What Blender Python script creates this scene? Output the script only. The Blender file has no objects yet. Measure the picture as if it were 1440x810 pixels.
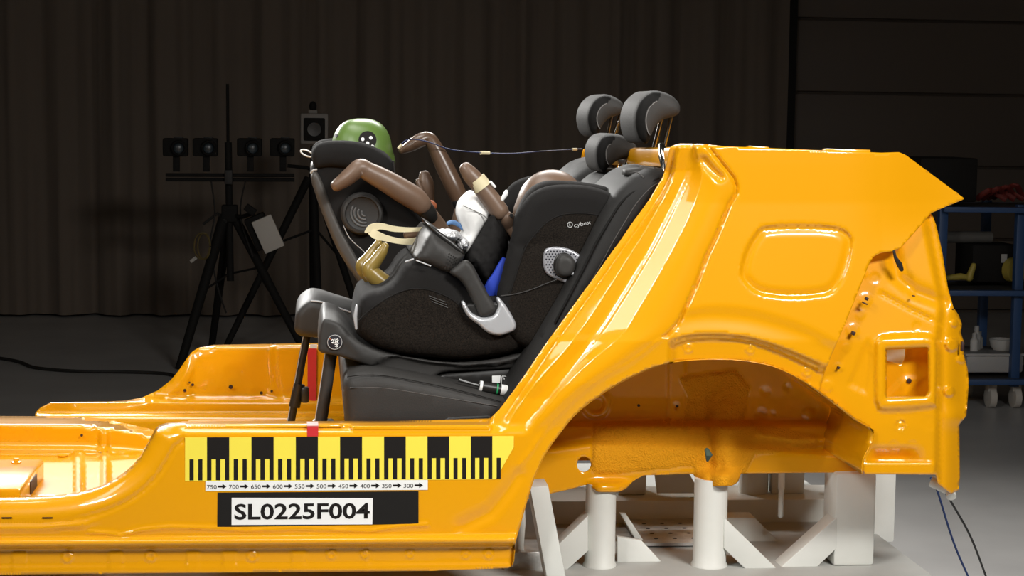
import bpy, bmesh, math, random
import numpy as np
from mathutils import Vector, Matrix
from mathutils.geometry import delaunay_2d_cdt
random.seed(7); np.random.seed(7)
SC = bpy.context.scene
COL = SC.collection

# ------------------------------------------------------------------ camera
F_PX, VPX, VPY, ROLL, CAM_D, CAM_H = 2610.0, 440.0, 158.0, 0.0145, 4.2, 1.65
_y = np.array([VPX-720, VPY-405, F_PX]); _y /= np.linalg.norm(_y)
_z = np.array([ROLL, -1.0, 0.0]); _z[2] = -(_y[0]*_z[0]+_y[1]*_z[1])/_y[2]; _z /= np.linalg.norm(_z)
_x = np.cross(_y, _z)
RC = np.stack([_x, _y, _z]).T            # camera(right, down, forward) = RC @ world
CC = np.array([0.0, -CAM_D, CAM_H])
cam_data = bpy.data.cameras.new('camera'); cam = bpy.data.objects.new('camera', cam_data); COL.objects.link(cam)
cam_data.sensor_width = 36.0; cam_data.lens = F_PX/1440*36.0; cam_data.clip_end = 100
rx, dn, fw = RC[0], RC[1], RC[2]
M = Matrix(((rx[0], -dn[0], -fw[0], CC[0]), (rx[1], -dn[1], -fw[1], CC[1]), (rx[2], -dn[2], -fw[2], CC[2]), (0, 0, 0, 1)))
cam.matrix_world = M
SC.camera = cam

# ------------------------------------------------------------------ world, lights, exposure
SC.view_settings.view_transform = 'Standard'; SC.view_settings.look = 'None'
SC.view_settings.gamma = 1.0; SC.view_settings.use_curve_mapping = False
SC.view_settings.exposure = -0.30
W = bpy.data.worlds.new('hall_ambience'); SC.world = W; W.use_nodes = True
bg = W.node_tree.nodes['Background']; bg.inputs[0].default_value = (1.0, 0.86, 0.72, 1); bg.inputs[1].default_value = 0.02

def area(name, loc, target, sx, sy, power, col=(1, 0.96, 0.9), spread=150):
    l = bpy.data.lights.new(name, 'AREA'); l.shape = 'RECTANGLE'; l.size = sx; l.size_y = sy
    l.energy = power; l.color = col; l.spread = math.radians(spread)
    o = bpy.data.objects.new(name, l); COL.objects.link(o); o.location = loc
    d = Vector(target)-Vector(loc); o.rotation_euler = d.to_track_quat('-Z', 'Y').to_euler()
    return o
# flood-light banks hanging over the test sled
area('flood_bank_left', (-2.3, -3.4, 3.75), (0.4, 0.2, 1.0), 0.5, 1.2, 27, col=(1, .985, .95), spread=80)
area('flood_bank_side', (-2.75, -1.25, 3.95), (0.4, 0.3, 1.0), 2.8, 0.7, 11, col=(1, .985, .95), spread=80)
area('flood_bank_right', (2.4, -3.6, 3.8), (0.7, 0.2, 0.9), 1.5, 0.6, 60, col=(1, .985, .95), spread=84)
area('flood_bank_overhead', (-0.5, 0.4, 4.3), (0.0, 0.7, 0.9), 2.4, 0.9, 22, col=(1, .985, .95), spread=90)
area('flood_bank_behind_left', (-1.7, 4.9, 2.95), (-0.2, 0.7, 0.9), 2.2, 0.5, 55, col=(1, .985, .95), spread=70)
area('flood_bank_behind', (1.0, 4.0, 4.4), (0.8, 1.5, 0.7), 2.6, 0.6, 85, col=(1, .985, .95), spread=95)

# ------------------------------------------------------------------ helpers
def P(u, v, Y=0.0):
    """world point on the plane Y seen at photograph position (u, v)"""
    d = RC.T @ np.array([(u-720)/F_PX, (v-405)/F_PX, 1.0]); t = (Y-CC[1])/d[1]; return Vector(CC+t*d)
def PA(uv, Y):
    uv = np.asarray(uv, float); Y = np.broadcast_to(np.asarray(Y, float), (len(uv),))
    d = np.stack([(uv[:, 0]-720)/F_PX, (uv[:, 1]-405)/F_PX, np.ones(len(uv))], 1) @ RC
    t = (Y-CC[1])/d[:, 1]; return CC+d*t[:, None]
def PXM(Y): return (CAM_D+Y)/F_PX          # metres per photograph pixel at depth Y
def PR(p):                                   # world to photograph pixel
    q = RC @ (np.asarray(p)-CC); return 720+F_PX*q[0]/q[2], 405+F_PX*q[1]/q[2]

def mesh(name, verts, faces, mat, parent=None, smooth=True, mats=None, mi=None, auto=None):
    me = bpy.data.meshes.new(name); me.from_pydata([tuple(v) for v in verts], [], [tuple(f) for f in faces])
    for m in (mats or [mat]): me.materials.append(m)
    if mi is not None: me.polygons.foreach_set('material_index', np.asarray(mi, np.int32))
    if smooth: me.polygons.foreach_set('use_smooth', np.ones(len(me.polygons), bool))
    me.update()
    if auto is not None: me.set_sharp_from_angle(angle=math.radians(auto))
    o = bpy.data.objects.new(name, me); COL.objects.link(o)
    if parent is not None: o.parent = parent
    return o
def bm_obj(name, bm, mat, parent=None, smooth=True, auto=35):
    bmesh.ops.recalc_face_normals(bm, faces=bm.faces)
    me = bpy.data.meshes.new(name); bm.to_mesh(me); bm.free(); me.materials.append(mat)
    if smooth:
        me.polygons.foreach_set('use_smooth', np.ones(len(me.polygons), bool))
        if auto: me.set_sharp_from_angle(angle=math.radians(auto))
    o = bpy.data.objects.new(name, me); COL.objects.link(o)
    if parent is not None: o.parent = parent
    return o
def thing(name, label, cat, group=None):
    o = bpy.data.objects.new(name, None); COL.objects.link(o); o.empty_display_size = 0.05
    return tag(o, label, cat, group)
def tag(o, label, cat, group=None):
    o['label'] = label; o['category'] = cat
    if group: o['group'] = group
    return o
def struct(o): o['kind'] = 'structure'; return o
def copy_tree(o, parent=None, off=(0, 0, 0)):
    c = o.copy(); COL.objects.link(c)
    if parent is not None: c.parent = parent
    else: c.location = Vector(o.location)+Vector(off)
    for ch in list(o.children): copy_tree(ch, c)
    return c

def smooth(pts, closed=False, n=6):
    """Catmull-Rom resampling"""
    p = np.asarray(pts, float); N = len(p); out = []
    rng = range(N) if closed else range(N-1)
    for i in rng:
        if closed: a, b, c, d = p[(i-1) % N], p[i], p[(i+1) % N], p[(i+2) % N]
        else: a, b, c, d = p[max(i-1, 0)], p[i], p[i+1], p[min(i+2, N-1)]
        for k in range(n):
            t = k/n
            out.append(0.5*((2*b)+(-a+c)*t+(2*a-5*b+4*c-d)*t*t+(-a+3*b-3*c+d)*t**3))
    if not closed: out.append(p[-1])
    return np.array(out)
def resample(pts, step, closed=False):
    p = np.asarray(pts, float)
    if closed: p = np.vstack([p, p[:1]])
    s = np.r_[0, np.cumsum(np.linalg.norm(np.diff(p, axis=0), axis=1))]
    n = max(2, int(round(s[-1]/step))+1); t = np.linspace(0, s[-1], n)
    q = np.stack([np.interp(t, s, p[:, k]) for k in range(p.shape[1])], 1)
    return q[:-1] if closed else q
def dist(pts, poly, closed=False):
    """distance of points to a polyline"""
    pts = np.asarray(pts, float); q = np.asarray(poly, float)
    if closed: q = np.vstack([q, q[:1]])
    best = np.full(len(pts), 1e9)
    for a, b in zip(q[:-1], q[1:]):
        ab = b-a; L = ab@ab
        if L < 1e-12: continue
        t = np.clip(((pts-a)@ab)/L, 0, 1); e = pts-a-t[:, None]*ab
        best = np.minimum(best, (e*e).sum(1))
    return np.sqrt(best)
def inside(pts, poly):
    pts = np.asarray(pts, float); q = np.asarray(poly, float); x, y = pts[:, 0], pts[:, 1]
    r = np.zeros(len(pts), bool); j = len(q)-1
    for i in range(len(q)):
        xi, yi = q[i]; xj, yj = q[j]
        if yi != yj:
            c = ((yi > y) != (yj > y)) & (x < (xj-xi)*(y-yi)/(yj-yi)+xi); r ^= c
        j = i
    return r
def sst(a, b, x): t = np.clip((np.asarray(x, float)-a)/(b-a), 0, 1); return t*t*(3-2*t)

def cdt(outline, holes, lines, grid, keep=None, extra=None):
    """triangulate an outline with holes, feature lines and an inner grid; returns points, triangles"""
    pts = []; edges = []
    def add(poly, closed):
        b = len(pts); pts.extend([tuple(q) for q in poly]); n = len(poly)
        for i in range(n if closed else n-1): edges.append((b+i, b+(i+1) % n))
    o = np.asarray(outline, float); add(o, True)
    for h in holes: add(h, True)
    for l in lines: add(l, False)
    base = np.array(pts)
    lo, hi = o.min(0), o.max(0)
    gx, gy = np.meshgrid(np.arange(lo[0]+grid/2, hi[0], grid), np.arange(lo[1]+grid/2, hi[1], grid))
    gx = gx+(np.arange(gx.shape[0])[:, None] % 2)*grid*0.5
    g = np.stack([gx.ravel(), gy.ravel()], 1)
    if extra is not None: g = np.vstack([g, extra])
    g = g[inside(g, o)]
    for h in holes: g = g[~inside(g, h)]
    ok = np.ones(len(g), bool)
    for i0 in range(0, len(base), 256):
        bl = base[i0:i0+256]
        ok &= (((g[:, None, :]-bl[None])**2).sum(2).min(1) > (grid*0.33)**2)
    g = g[ok]; allp = [Vector(p) for p in pts]+[Vector(p) for p in g]
    r = delaunay_2d_cdt(allp, edges, [], 0, 1e-5 if grid > 0.5 else 1e-7)
    V = np.array([tuple(v) for v in r[0]]); T = np.array([tuple(f) for f in r[2] if len(f) == 3])
    c = V[T].mean(1); k = inside(c, o)
    for h in holes: k &= ~inside(c, h)
    T = T[k]
    a = V[T]; ar = (a[:, 1, 0]-a[:, 0, 0])*(a[:, 2, 1]-a[:, 0, 1])-(a[:, 1, 1]-a[:, 0, 1])*(a[:, 2, 0]-a[:, 0, 0])
    T = T[np.abs(ar) > 1e-9]; used = np.unique(T); mp = -np.ones(len(V), int); mp[used] = np.arange(len(used))
    return V[used], mp[T]
def relief(name, outline, yfun, mat, parent=None, holes=(), lines=(), grid=5.0, thick=0.002, extra=None, mats=None, mifun=None, step=4.0):
    """sheet-metal panel: outline in photograph pixels, each point given its own depth by yfun"""
    o = resample(outline, step, True); hs = [resample(h, min(step, 3.0), True) for h in holes]; ls = [resample(l, step) for l in lines]
    V, T = cdt(o, hs, ls, grid, extra=extra)
    Y = yfun(V); W_ = PA(V, Y)
    mi = mifun(V[T].mean(1)) if mifun else None
    # face the camera
    a = W_[T]; n = np.cross(a[:, 1]-a[:, 0], a[:, 2]-a[:, 0]); fl = ((a.mean(1)-CC)*n).sum(1) > 0
    T[fl] = T[fl][:, ::-1]
    ob = mesh(name, W_, T, mat, parent, mats=mats, mi=mi)
    if thick:
        m = ob.modifiers.new('thickness', 'SOLIDIFY'); m.thickness = thick; m.offset = -1; m.use_even_offset = False
    return ob
def pillow(name, outline, Yc, hw, r, mat, parent=None, grid=0.02, px=True, yref=None, warp=None, lines=(), n_edge=4, power=2.0, auto=None, back=True, mats=None, mifun=None):
    """upholstered or moulded solid: outline in the X-Z plane, two faces with rounded edge of radius r, total depth 2*hw"""
    if px:
        yr = Yc-hw+min(r, hw)*0.6 if yref is None else yref
        o = PA(outline, yr)[:, [0, 2]]; ls = [PA(l, Yc-hw)[:, [0, 2]] for l in lines]
    else: o = np.asarray(outline, float); ls = [np.asarray(l, float) for l in lines]
    o = resample(o, grid*0.6, True)
    # rings inside the edge so that the rounding is well sampled
    V, T = cdt(o, [], ls, grid, extra=None)
    # add edge rings as extra points
    cen = o.mean(0); ex = []
    sg = np.roll(o, -1, 0)-np.roll(o, 1, 0); nn = np.stack([-sg[:, 1], sg[:, 0]], 1); nn /= np.linalg.norm(nn, axis=1)[:, None]+1e-12
    area2 = (o[:, 0]*np.roll(o[:, 1], -1)-np.roll(o[:, 0], -1)*o[:, 1]).sum()
    if area2 < 0: nn = -nn
    rr = min(r, 1.0)
    for k in range(1, n_edge+1):
        dd = rr*(k/n_edge)**2; q = o+nn*dd; dq = dist(q, o, True); ex.append(q[dq > dd*0.93])
    ex = np.vstack(ex); V, T = cdt(o, [], ls, grid, extra=ex)
    d = dist(V, o, True); x = np.clip(1-d/r, 0, 1); e = min(r, hw)
    half = hw-e*(1-(1-x**power)**(1/power))
    wf = warp(V) if warp else np.zeros((len(V), 2))
    yf = Yc-half+(wf[:, 0] if wf.ndim == 2 else wf); yb = Yc+half+(wf[:, 1] if wf.ndim == 2 else wf)
    n = len(V); A = np.stack([V[:, 0], yf, V[:, 1]], 1); B = np.stack([V[:, 0], yb, V[:, 1]], 1)
    a = A[T]; nr = np.cross(a[:, 1]-a[:, 0], a[:, 2]-a[:, 0]); fl = nr[:, 1] > 0; T[fl] = T[fl][:, ::-1]
    mi = None
    if mifun is not None:
        mf = mifun(V[T].mean(1))
    # boundary edges
    E = np.vstack([T[:, [0, 1]], T[:, [1, 2]], T[:, [2, 0]]]); cnt = {}
    for p, q in E: cnt.setdefault((min(p, q), max(p, q)), []).append((p, q))
    faces = [tuple(t) for t in T]+[(t[0]+n, t[2]+n, t[1]+n) for t in T]
    side = [(q[0][1], q[0][0], q[0][0]+n, q[0][1]+n) for q in cnt.values() if len(q) == 1]
    if mifun is not None: mi = list(mf)+list(mf)+[0]*len(side)
    ob = mesh(name, np.vstack([A, B]), faces+side, mat, parent, mats=mats, mi=mi)
    if hw-e < 1e-6:
        bm = bmesh.new(); bm.from_mesh(ob.data); bmesh.ops.remove_doubles(bm, verts=bm.verts, dist=1e-5); bm.to_mesh(ob.data); bm.free()
        ob.data.polygons.foreach_set('use_smooth', np.ones(len(ob.data.polygons), bool))
    if auto: ob.data.set_sharp_from_angle(angle=math.radians(auto))
    return ob
def tube_geo(path, rad, seg=12, flat=None, up=(0, 1, 0), cap=True, round_cap=True):
    """sweep: path of 3-D points, radius per point; flat = ratio of the second axis"""
    p = np.asarray([tuple(q) for q in path], float); n = len(p); rad = np.broadcast_to(np.asarray(rad, float), (n,)).copy()
    flat = np.broadcast_to(np.asarray(1.0 if flat is None else flat, float), (n,)).copy()
    if cap and round_cap:
        def capadd(p, rad, flat, first):
            a, b = (p[0], p[1]) if first else (p[-1], p[-2]); d = (a-b)/(np.linalg.norm(a-b)+1e-12); r0 = rad[0] if first else rad[-1]; f0 = flat[0] if first else flat[-1]
            k = [0.5, 0.8, 0.96]; q = np.array([a+d*r0*s*0.9 for s in k]); rr = np.array([r0*math.sqrt(1-s*s) for s in k])
            if first: return np.vstack([q[::-1], p]), np.r_[rr[::-1], rad], np.r_[[f0]*3, flat]
            return np.vstack([p, q]), np.r_[rad, rr], np.r_[flat, [f0]*3]
        p, rad, flat = capadd(p, rad, flat, True); p, rad, flat = capadd(p, rad, flat, False); n = len(p)
    tg = np.gradient(p, axis=0); tg /= np.linalg.norm(tg, axis=1)[:, None]+1e-12
    upv = np.array(up, float); V = []; F = []
    prev = None
    for i in range(n):
        if prev is None:
            a = upv-tg[i]*(upv@tg[i])
            if np.linalg.norm(a) < 1e-3: a = np.array([1.0, 0, 0])-tg[i]*tg[i][0]
        else: a = prev-tg[i]*(prev@tg[i])
        a /= np.linalg.norm(a)+1e-12; prev = a; b = np.cross(tg[i], a)
        for k in range(seg):
            w = 2*math.pi*k/seg; V.append(p[i]+rad[i]*(math.cos(w)*a*flat[i]+math.sin(w)*b))
    for i in range(n-1):
        for k in range(seg):
            F.append((i*seg+k, i*seg+(k+1) % seg, (i+1)*seg+(k+1) % seg, (i+1)*seg+k))
    if cap: F.append(tuple(range(seg))[::-1]); F.append(tuple((n-1)*seg+k for k in range(seg)))
    return V, F
def tube(name, path, rad, mat, parent=None, seg=12, flat=None, up=(0, 1, 0), round_cap=False, auto=40):
    V, F = tube_geo(path, rad, seg, flat, up, True, round_cap); return mesh(name, V, F, mat, parent, auto=auto)
def spath(pts, n=6): return smooth(np.array([tuple(p) for p in pts], float), False, n)
def box_geo(c, s, rot=None):
    c = Vector(c); R = rot if rot is not None else Matrix.Identity(3); V = []
    for i in (-1, 1):
        for j in (-1, 1):
            for k in (-1, 1): V.append(c+R @ Vector((i*s[0]/2, j*s[1]/2, k*s[2]/2)))
    F = [(0, 1, 3, 2), (4, 6, 7, 5), (0, 4, 5, 1), (2, 3, 7, 6), (0, 2, 6, 4), (1, 5, 7, 3)]
    return V, F
def box(name, c, s, mat, parent=None, rot=None, bevel=0.0, seg=2):
    bm = bmesh.new(); V, F = box_geo(c, s, rot); vs = [bm.verts.new(v) for v in V]
    for f in F: bm.faces.new([vs[i] for i in f])
    if bevel > 0: bmesh.ops.bevel(bm, geom=list(bm.edges), offset=bevel, segments=seg, profile=0.5, affect='EDGES')
    return bm_obj(name, bm, mat, parent)
def beam(name, a, b, w, h, mat, parent=None, up=(0, 0, 1), bevel=0.004):
    """rectangular section beam from a to b; w across, h along 'up'"""
    a, b = Vector(a), Vector(b); d = (b-a).normalized(); upv = Vector(up); s = d.cross(upv)
    if s.length < 1e-4: s = d.cross(Vector((0, 1, 0)))
    s.normalize(); t = s.cross(d); R = Matrix((d, s, t)).transposed()
    return box(name, (a+b)/2, ((b-a).length, w, h), mat, parent, rot=R, bevel=bevel)
def prism(name, outline, Y0, Y1, mat, parent=None, bevel=0.003, px=True, seg=2):
    """plate cut to an outline (photograph pixels on plane Y0), running straight back to Y1"""
    o = PA(outline, Y0)[:, [0, 2]] if px else np.asarray(outline, float)
    bm = bmesh.new(); A = [bm.verts.new((x, Y0, z)) for x, z in o]; B = [bm.verts.new((x, Y1, z)) for x, z in o]; n = len(o)
    bm.faces.new(A); bm.faces.new(B[::-1])
    for i in range(n): bm.faces.new((A[i], B[i], B[(i+1) % n], A[(i+1) % n]))
    bmesh.ops.recalc_face_normals(bm, faces=bm.faces)
    if bevel > 0:
        eds = [e for e in bm.edges if abs(e.verts[0].co.y-e.verts[1].co.y) < 1e-6]
        bmesh.ops.bevel(bm, geom=eds, offset=bevel, segments=seg, profile=0.5, affect='EDGES')
    return bm_obj(name, bm, mat, parent)
def disc_stack(name, c, axis, prof, mat, parent=None, seg=32):
    """turned part: prof = list of (offset along axis, radius)"""
    ax = Vector(axis).normalized(); a = ax.orthogonal().normalized(); b = ax.cross(a); V = []; F = []
    for h, r in prof:
        for k in range(seg):
            w = 2*math.pi*k/seg; V.append(Vector(c)+ax*h+(a*math.cos(w)+b*math.sin(w))*r)
    for i in range(len(prof)-1):
        for k in range(seg): F.append((i*seg+k, i*seg+(k+1) % seg, (i+1)*seg+(k+1) % seg, (i+1)*seg+k))
    F.append(tuple(range(seg))[::-1]); F.append(tuple((len(prof)-1)*seg+k for k in range(seg)))
    bm = bmesh.new(); vs = [bm.verts.new(v) for v in V]
    for f in F:
        try: bm.faces.new([vs[i] for i in f])
        except ValueError: pass
    return bm_obj(name, bm, mat, parent)
def text_mesh(name, s, size, mat, parent, origin, xdir=(1, 0, 0), zdir=(0, 0, 1), width=None, bold=0.0, depth=0.0004, align='LEFT'):
    cu = bpy.data.curves.new(name, 'FONT'); cu.body = s; cu.size = 1.0; cu.offset = bold; cu.align_x = align; cu.resolution_u = 3
    t = bpy.data.objects.new(name+'_src', cu); COL.objects.link(t)
    dg = bpy.context.evaluated_depsgraph_get(); me = bpy.data.meshes.new_from_object(t.evaluated_get(dg))
    bpy.data.objects.remove(t); bpy.data.curves.remove(cu)
    n = len(me.vertices); co = np.empty(n*3); me.vertices.foreach_get('co', co); co = co.reshape(-1, 3)
    h = size
    wx = (co[:, 0].max()-co[:, 0].min()); k = h/0.73
    kx = k if width is None else width/wx
    X = np.array(xdir); Z = np.array(zdir); O = np.array(tuple(origin))
    q = O+((co[:, :1]-co[:, 0].min())*kx)*X+(co[:, 1:2]*k)*Z
    me.vertices.foreach_set('co', q.ravel()); me.materials.clear(); me.materials.append(mat); me.update()
    o = bpy.data.objects.new(name, me); COL.objects.link(o); o.parent = parent
    return o

# ------------------------------------------------------------------ materials
def mat(name, col, rough=0.5, metal=0.0, coat=0.0, bump=None, spec=0.5, vary=None, coat_rough=0.08, sheen=0.0, trans=0.0, voronoi=None):
    """procedural principled material; bump = (scale, strength, distance); vary = (scale, colour2, contrast)"""
    m = bpy.data.materials.new(name); m.use_nodes = True; nt = m.node_tree; b = nt.nodes['Principled BSDF']
    b.inputs['Base Color'].default_value = (*col, 1); b.inputs['Roughness'].default_value = rough; b.inputs['Metallic'].default_value = metal
    b.inputs['Coat Weight'].default_value = coat; b.inputs['Coat Roughness'].default_value = coat_rough; b.inputs['Specular IOR Level'].default_value = spec
    if sheen: b.inputs['Sheen Weight'].default_value = sheen
    if trans: b.inputs['Transmission Weight'].default_value = trans
    tc = nt.nodes.new('ShaderNodeTexCoord')
    if vary:
        n = nt.nodes.new('ShaderNodeTexNoise'); n.inputs['Scale'].default_value = vary[0]; n.inputs['Detail'].default_value = 6
        r = nt.nodes.new('ShaderNodeValToRGB'); r.color_ramp.elements[0].position = 0.5-vary[2]; r.color_ramp.elements[1].position = 0.5+vary[2]
        r.color_ramp.elements[0].color = (*col, 1); r.color_ramp.elements[1].color = (*vary[1], 1)
        nt.links.new(tc.outputs['Object'], n.inputs['Vector']); nt.links.new(n.outputs['Fac'], r.inputs['Fac']); nt.links.new(r.outputs['Color'], b.inputs['Base Color'])
    if bump:
        n = nt.nodes.new('ShaderNodeTexNoise'); n.inputs['Scale'].default_value = bump[0]; n.inputs['Detail'].default_value = 4
        bp = nt.nodes.new('ShaderNodeBump'); bp.inputs['Strength'].default_value = bump[1]; bp.inputs['Distance'].default_value = bump[2]
        nt.links.new(tc.outputs['Object'], n.inputs['Vector']); nt.links.new(n.outputs['Fac'], bp.inputs['Height']); nt.links.new(bp.outputs['Normal'], b.inputs['Normal'])
    return m
PAINT = mat('yellow_orange_paint', (0.80, 0.345, 0.0015), 0.32, 0, 1.0, bump=(9, 0.012, 0.002), coat_rough=0.06, spec=.2)
SEAL = mat('painted_stone_guard', (0.76, 0.32, 0.003), 0.75, 0, 0.0, bump=(240, 0.8, 0.006), spec=.25)
RUBBER = mat('black_rubber', (0.012, 0.011, 0.010), 0.55)
DARKHOLE = mat('dark_hole_fill', (0.03, 0.008, 0.004), 0.6)  # near-black colour standing in for the shade inside holes and slots
DECK = mat('worn_deck_paint', (.44, .44, .415), .5, bump=(40, .1, .003), vary=(7, (.36, .36, .34), .25))
WHITE = mat('white_frame_paint', (0.74, 0.74, 0.70), 0.42, bump=(60, 0.08, 0.002), vary=(5, (0.66, 0.66, 0.61), 0.2))
GALV = mat('scratched_steel_plate', (0.50, 0.50, 0.48), 0.4, 0.6, bump=(45, 0.5, 0.004), vary=(22, (0.75, 0.75, 0.73), 0.2))
CHROME = mat('chrome_rod', (0.55, 0.53, 0.50), 0.15, 1.0)
LEATHER = mat('black_leather', (0.036, 0.034, 0.032), 0.55, bump=(420, 0.35, 0.0012), spec=0.25)
LEATHER2 = mat('black_leather_smooth_insert', (0.008, 0.0075, 0.007), 0.65, bump=(300, 0.2, 0.001), spec=.15)
LEATHER3 = mat('black_leather_backrest', (0.021, 0.020, 0.019), 0.6, bump=(380, 0.35, 0.0012), spec=.2)
LEATHER4 = mat('grey_black_leather', (0.055, 0.053, 0.051), 0.65, bump=(480, 0.4, 0.0012), spec=.15)
STITCH = mat('grey_thread', (0.075, 0.07, 0.066), 0.8)
PLASTIC = mat('charcoal_plastic', (0.036, 0.034, 0.032), 0.55, bump=(500, 0.15, 0.0008), spec=.3)
PLASTIC2 = mat('black_plastic', (0.016, 0.015, 0.014), 0.38)
FABRIC = mat('black_speckled_fabric', (0.004, 0.0032, 0.0026), 0.95, bump=(900, 0.5, 0.0015), vary=(320, (0.022, 0.017, 0.013), 0.22), spec=.15)
FABRIC2 = mat('black_plain_fabric', (0.0115, 0.0105, 0.010), 0.9, bump=(700, 0.3, 0.001), spec=.2)
SILVER = mat('silver_plastic', (0.55, 0.56, 0.58), 0.32, 0.35)
SKIN = mat('brown_vinyl_skin', (0.150, 0.092, 0.060), 0.40, vary=(6, (0.185, 0.117, 0.080), 0.2), bump=(60, 0.05, 0.002))
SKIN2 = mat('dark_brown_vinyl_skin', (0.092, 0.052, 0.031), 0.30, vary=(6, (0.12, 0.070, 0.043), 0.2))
OLIVE = mat('olive_vinyl_skin', (0.235, 0.155, 0.030), 0.30, vary=(8, (0.27, 0.185, 0.045), 0.2))
GREEN = mat('green_head_paint', (0.105, 0.190, 0.036), 0.35, vary=(9, (0.135, 0.225, 0.05), 0.2))
PLAINWHITE = mat('white_print', (0.85, 0.85, 0.83), 0.5)
PRINTBLACK = mat('black_print', (0.010, 0.008, 0.007), 0.6, spec=.2)
YELLOW = mat('lemon_sticker', (0.90, 0.74, 0.07), 0.6, spec=.3)
CLOTH = mat('white_cloth', (0.85, 0.84, 0.82), 0.85, bump=(40, 0.3, 0.004))
CREAM = mat('cream_tape', (0.72, 0.63, 0.40), 0.6, bump=(90, 0.3, 0.002))
BLUE = mat('blue_strap', (0.012, 0.045, 0.42), 0.6)
REDTAPE = mat('red_tape', (0.62, 0.03, 0.035), 0.4)

# ------------------------------------------------------------------ car body shell
body = thing('car_body_shell', 'yellow-orange painted cut-away car body side with bare wheel arch and door sill', 'car body')
def tab(rows):
    r = np.array(rows, float); r = r[np.argsort(r[:, 1])]
    vv_ = np.arange(r[0, 1], r[-1, 1]+.5, 1.0); uu_ = np.interp(vv_, r[:, 1], r[:, 0]); k_ = np.exp(-(np.arange(-24, 25)/10.0)**2); k_ /= k_.sum()
    pad_ = np.r_[uu_[0]+(uu_[0]-uu_[1:25][::-1])*1.0, uu_, uu_[-1]+(uu_[-1]-uu_[-25:-1][::-1])]; us_ = np.convolve(pad_, k_, 'valid')
    return lambda v: np.interp(v, vv_, us_)
L0 = tab([(942, 205), (940, 212), (939, 222), (937.5, 235), (933, 250), (925.5, 258), (914, 280), (902, 296), (888, 314.4), (871, 341), (861, 353), (834, 392.5), (817.5, 414), (794, 447), (764, 488), (739, 526), (703, 576), (690.5, 588), (684, 600)])
L1 = tab([(950, 205), (948, 220), (943, 248), (931, 270), (904, 311), (870, 358), (842.5, 397.5), (806, 447.5), (776.5, 488), (751, 526), (716, 576), (702, 600)])
L2 = tab([(957, 205), (951.7, 222), (949, 245.5), (938, 270), (915.5, 311), (896.7, 342), (867.5, 387.5), (830, 446), (797.5, 490), (760, 530), (728, 572), (712, 600)])
L3 = tab([(964, 205), (962, 223), (958, 252), (951, 270), (932, 306.7), (908, 350), (877.5, 400), (850, 442.5), (814, 492), (770, 541), (743, 570), (722, 600)])
L4 = tab([(974, 205), (972.8, 220), (969, 249), (959, 270), (936.7, 314.4), (918.7, 350), (887.5, 401), (857.5, 449), (827, 492.5), (797.5, 530), (764, 570), (738, 600)])
L5 = tab([(977, 205), (980, 218), (985.5, 226.7), (987.8, 238), (985.5, 259), (979, 279), (964.4, 314.4), (941, 359), (920, 397.5), (893, 443), (879, 467), (858, 486), (833, 505), (810, 526), (785, 551), (766, 574), (744, 600)])
L6p = [(994.4, 203), (1006.7, 219), (1020, 235.6), (1032, 251), (1036, 263), (1035.5, 272), (1026, 286.6), (1010, 326), (993, 362), (978.5, 401), (955, 452.5), (940, 470), (921, 484), (902.5, 499), (881.5, 513.5), (854, 528), (831, 543), (806, 564), (785, 585), (765, 606), (747, 634), (724, 662), (699, 702)]
L6 = tab(L6p)
LINES = [L0, L1, L2, L3, L4, L5, L6]
LP = [0.070, 0.066, 0.040, 0.040, 0.036, 0.006, 0.0]     # depth of each ridge line behind the outer skin
arch = [(720, 795), (720.5, 791.5), (721.5, 776), (724, 762), (733, 730.5), (741, 702), (750, 674), (761, 648), (772.6, 628), (788, 607), (806, 585), (828, 566), (849.6, 551), (871, 538), (893, 527), (919, 516), (953, 508), (996.6, 505), (1040, 506.7), (1086, 515), (1129.6, 535.6), (1173, 566), (1207, 592), (1225, 602.6), (1228, 611), (1224.7, 626.4), (1214, 646.7), (1213, 666.6)]
lineA = smooth([(944, 479), (960, 474), (981.7, 471), (1016.7, 471), (1051.7, 475), (1082.8, 483.7), (1114, 495.4), (1141, 507), (1163, 517.5)])
lineB = smooth([(948, 486), (960, 481), (987.5, 477), (1016.7, 477), (1047.8, 480), (1079, 488.6), (1114, 503), (1157, 523.5)])
flare1 = smooth([(970, 431), (1000, 427), (1037.7, 428), (1081, 437), (1128.6, 452.5), (1178, 477)])
flare2 = smooth([(958, 450), (990, 446), (1018, 446.6), (1065, 452.5), (1128, 472), (1174, 495)])
flap = smooth([(1077, 318), (1136.5, 316), (1176, 319), (1193.7, 328), (1199, 342), (1193.7, 369.6), (1184, 395), (1168, 413), (1136.5, 419), (1097, 419), (1065, 413), (1045.6, 397), (1041, 381.4), (1047.6, 354), (1061, 330)], True, 4)
front_arc = [(-320, 701), (0, 699.7), (86, 695.4), (129.6, 686.8), (164, 671.7), (190, 650), (207, 624), (219, 602.5), (229, 596)]
bead = [(125, 748), (150, 750), (170, 753), (200, 745), (240, 741), (300, 743), (345, 746), (420, 743), (520, 747), (560, 740), (600, 738)]
bosses = [(355, 783, 9, -.004), (466, 780, 8, -.004), (512.6, 780, 7, -.004), (576.6, 780, 7, -.003), (654.7, 780.6, 7, -.003), (687, 780, 8, -.003), (94.6, 784, 9, -.004), (211.8, 783, 9, -.004), (968, 490, 8, -.004), (1055, 491, 8, -.004), (1135, 523, 8, -.004)]
pads = [(17, 38), (153, 173), (262, 280), (313, 333), (410, 430), (512, 520)]
def ylinef(line):
    l = np.asarray(line); return lambda u: np.interp(u, l[:, 0], l[:, 1])
fA, fB, f1, f2 = map(ylinef, (lineA, lineB, flare1, flare2))
arc_s = smooth(front_arc, False, 5)
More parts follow.
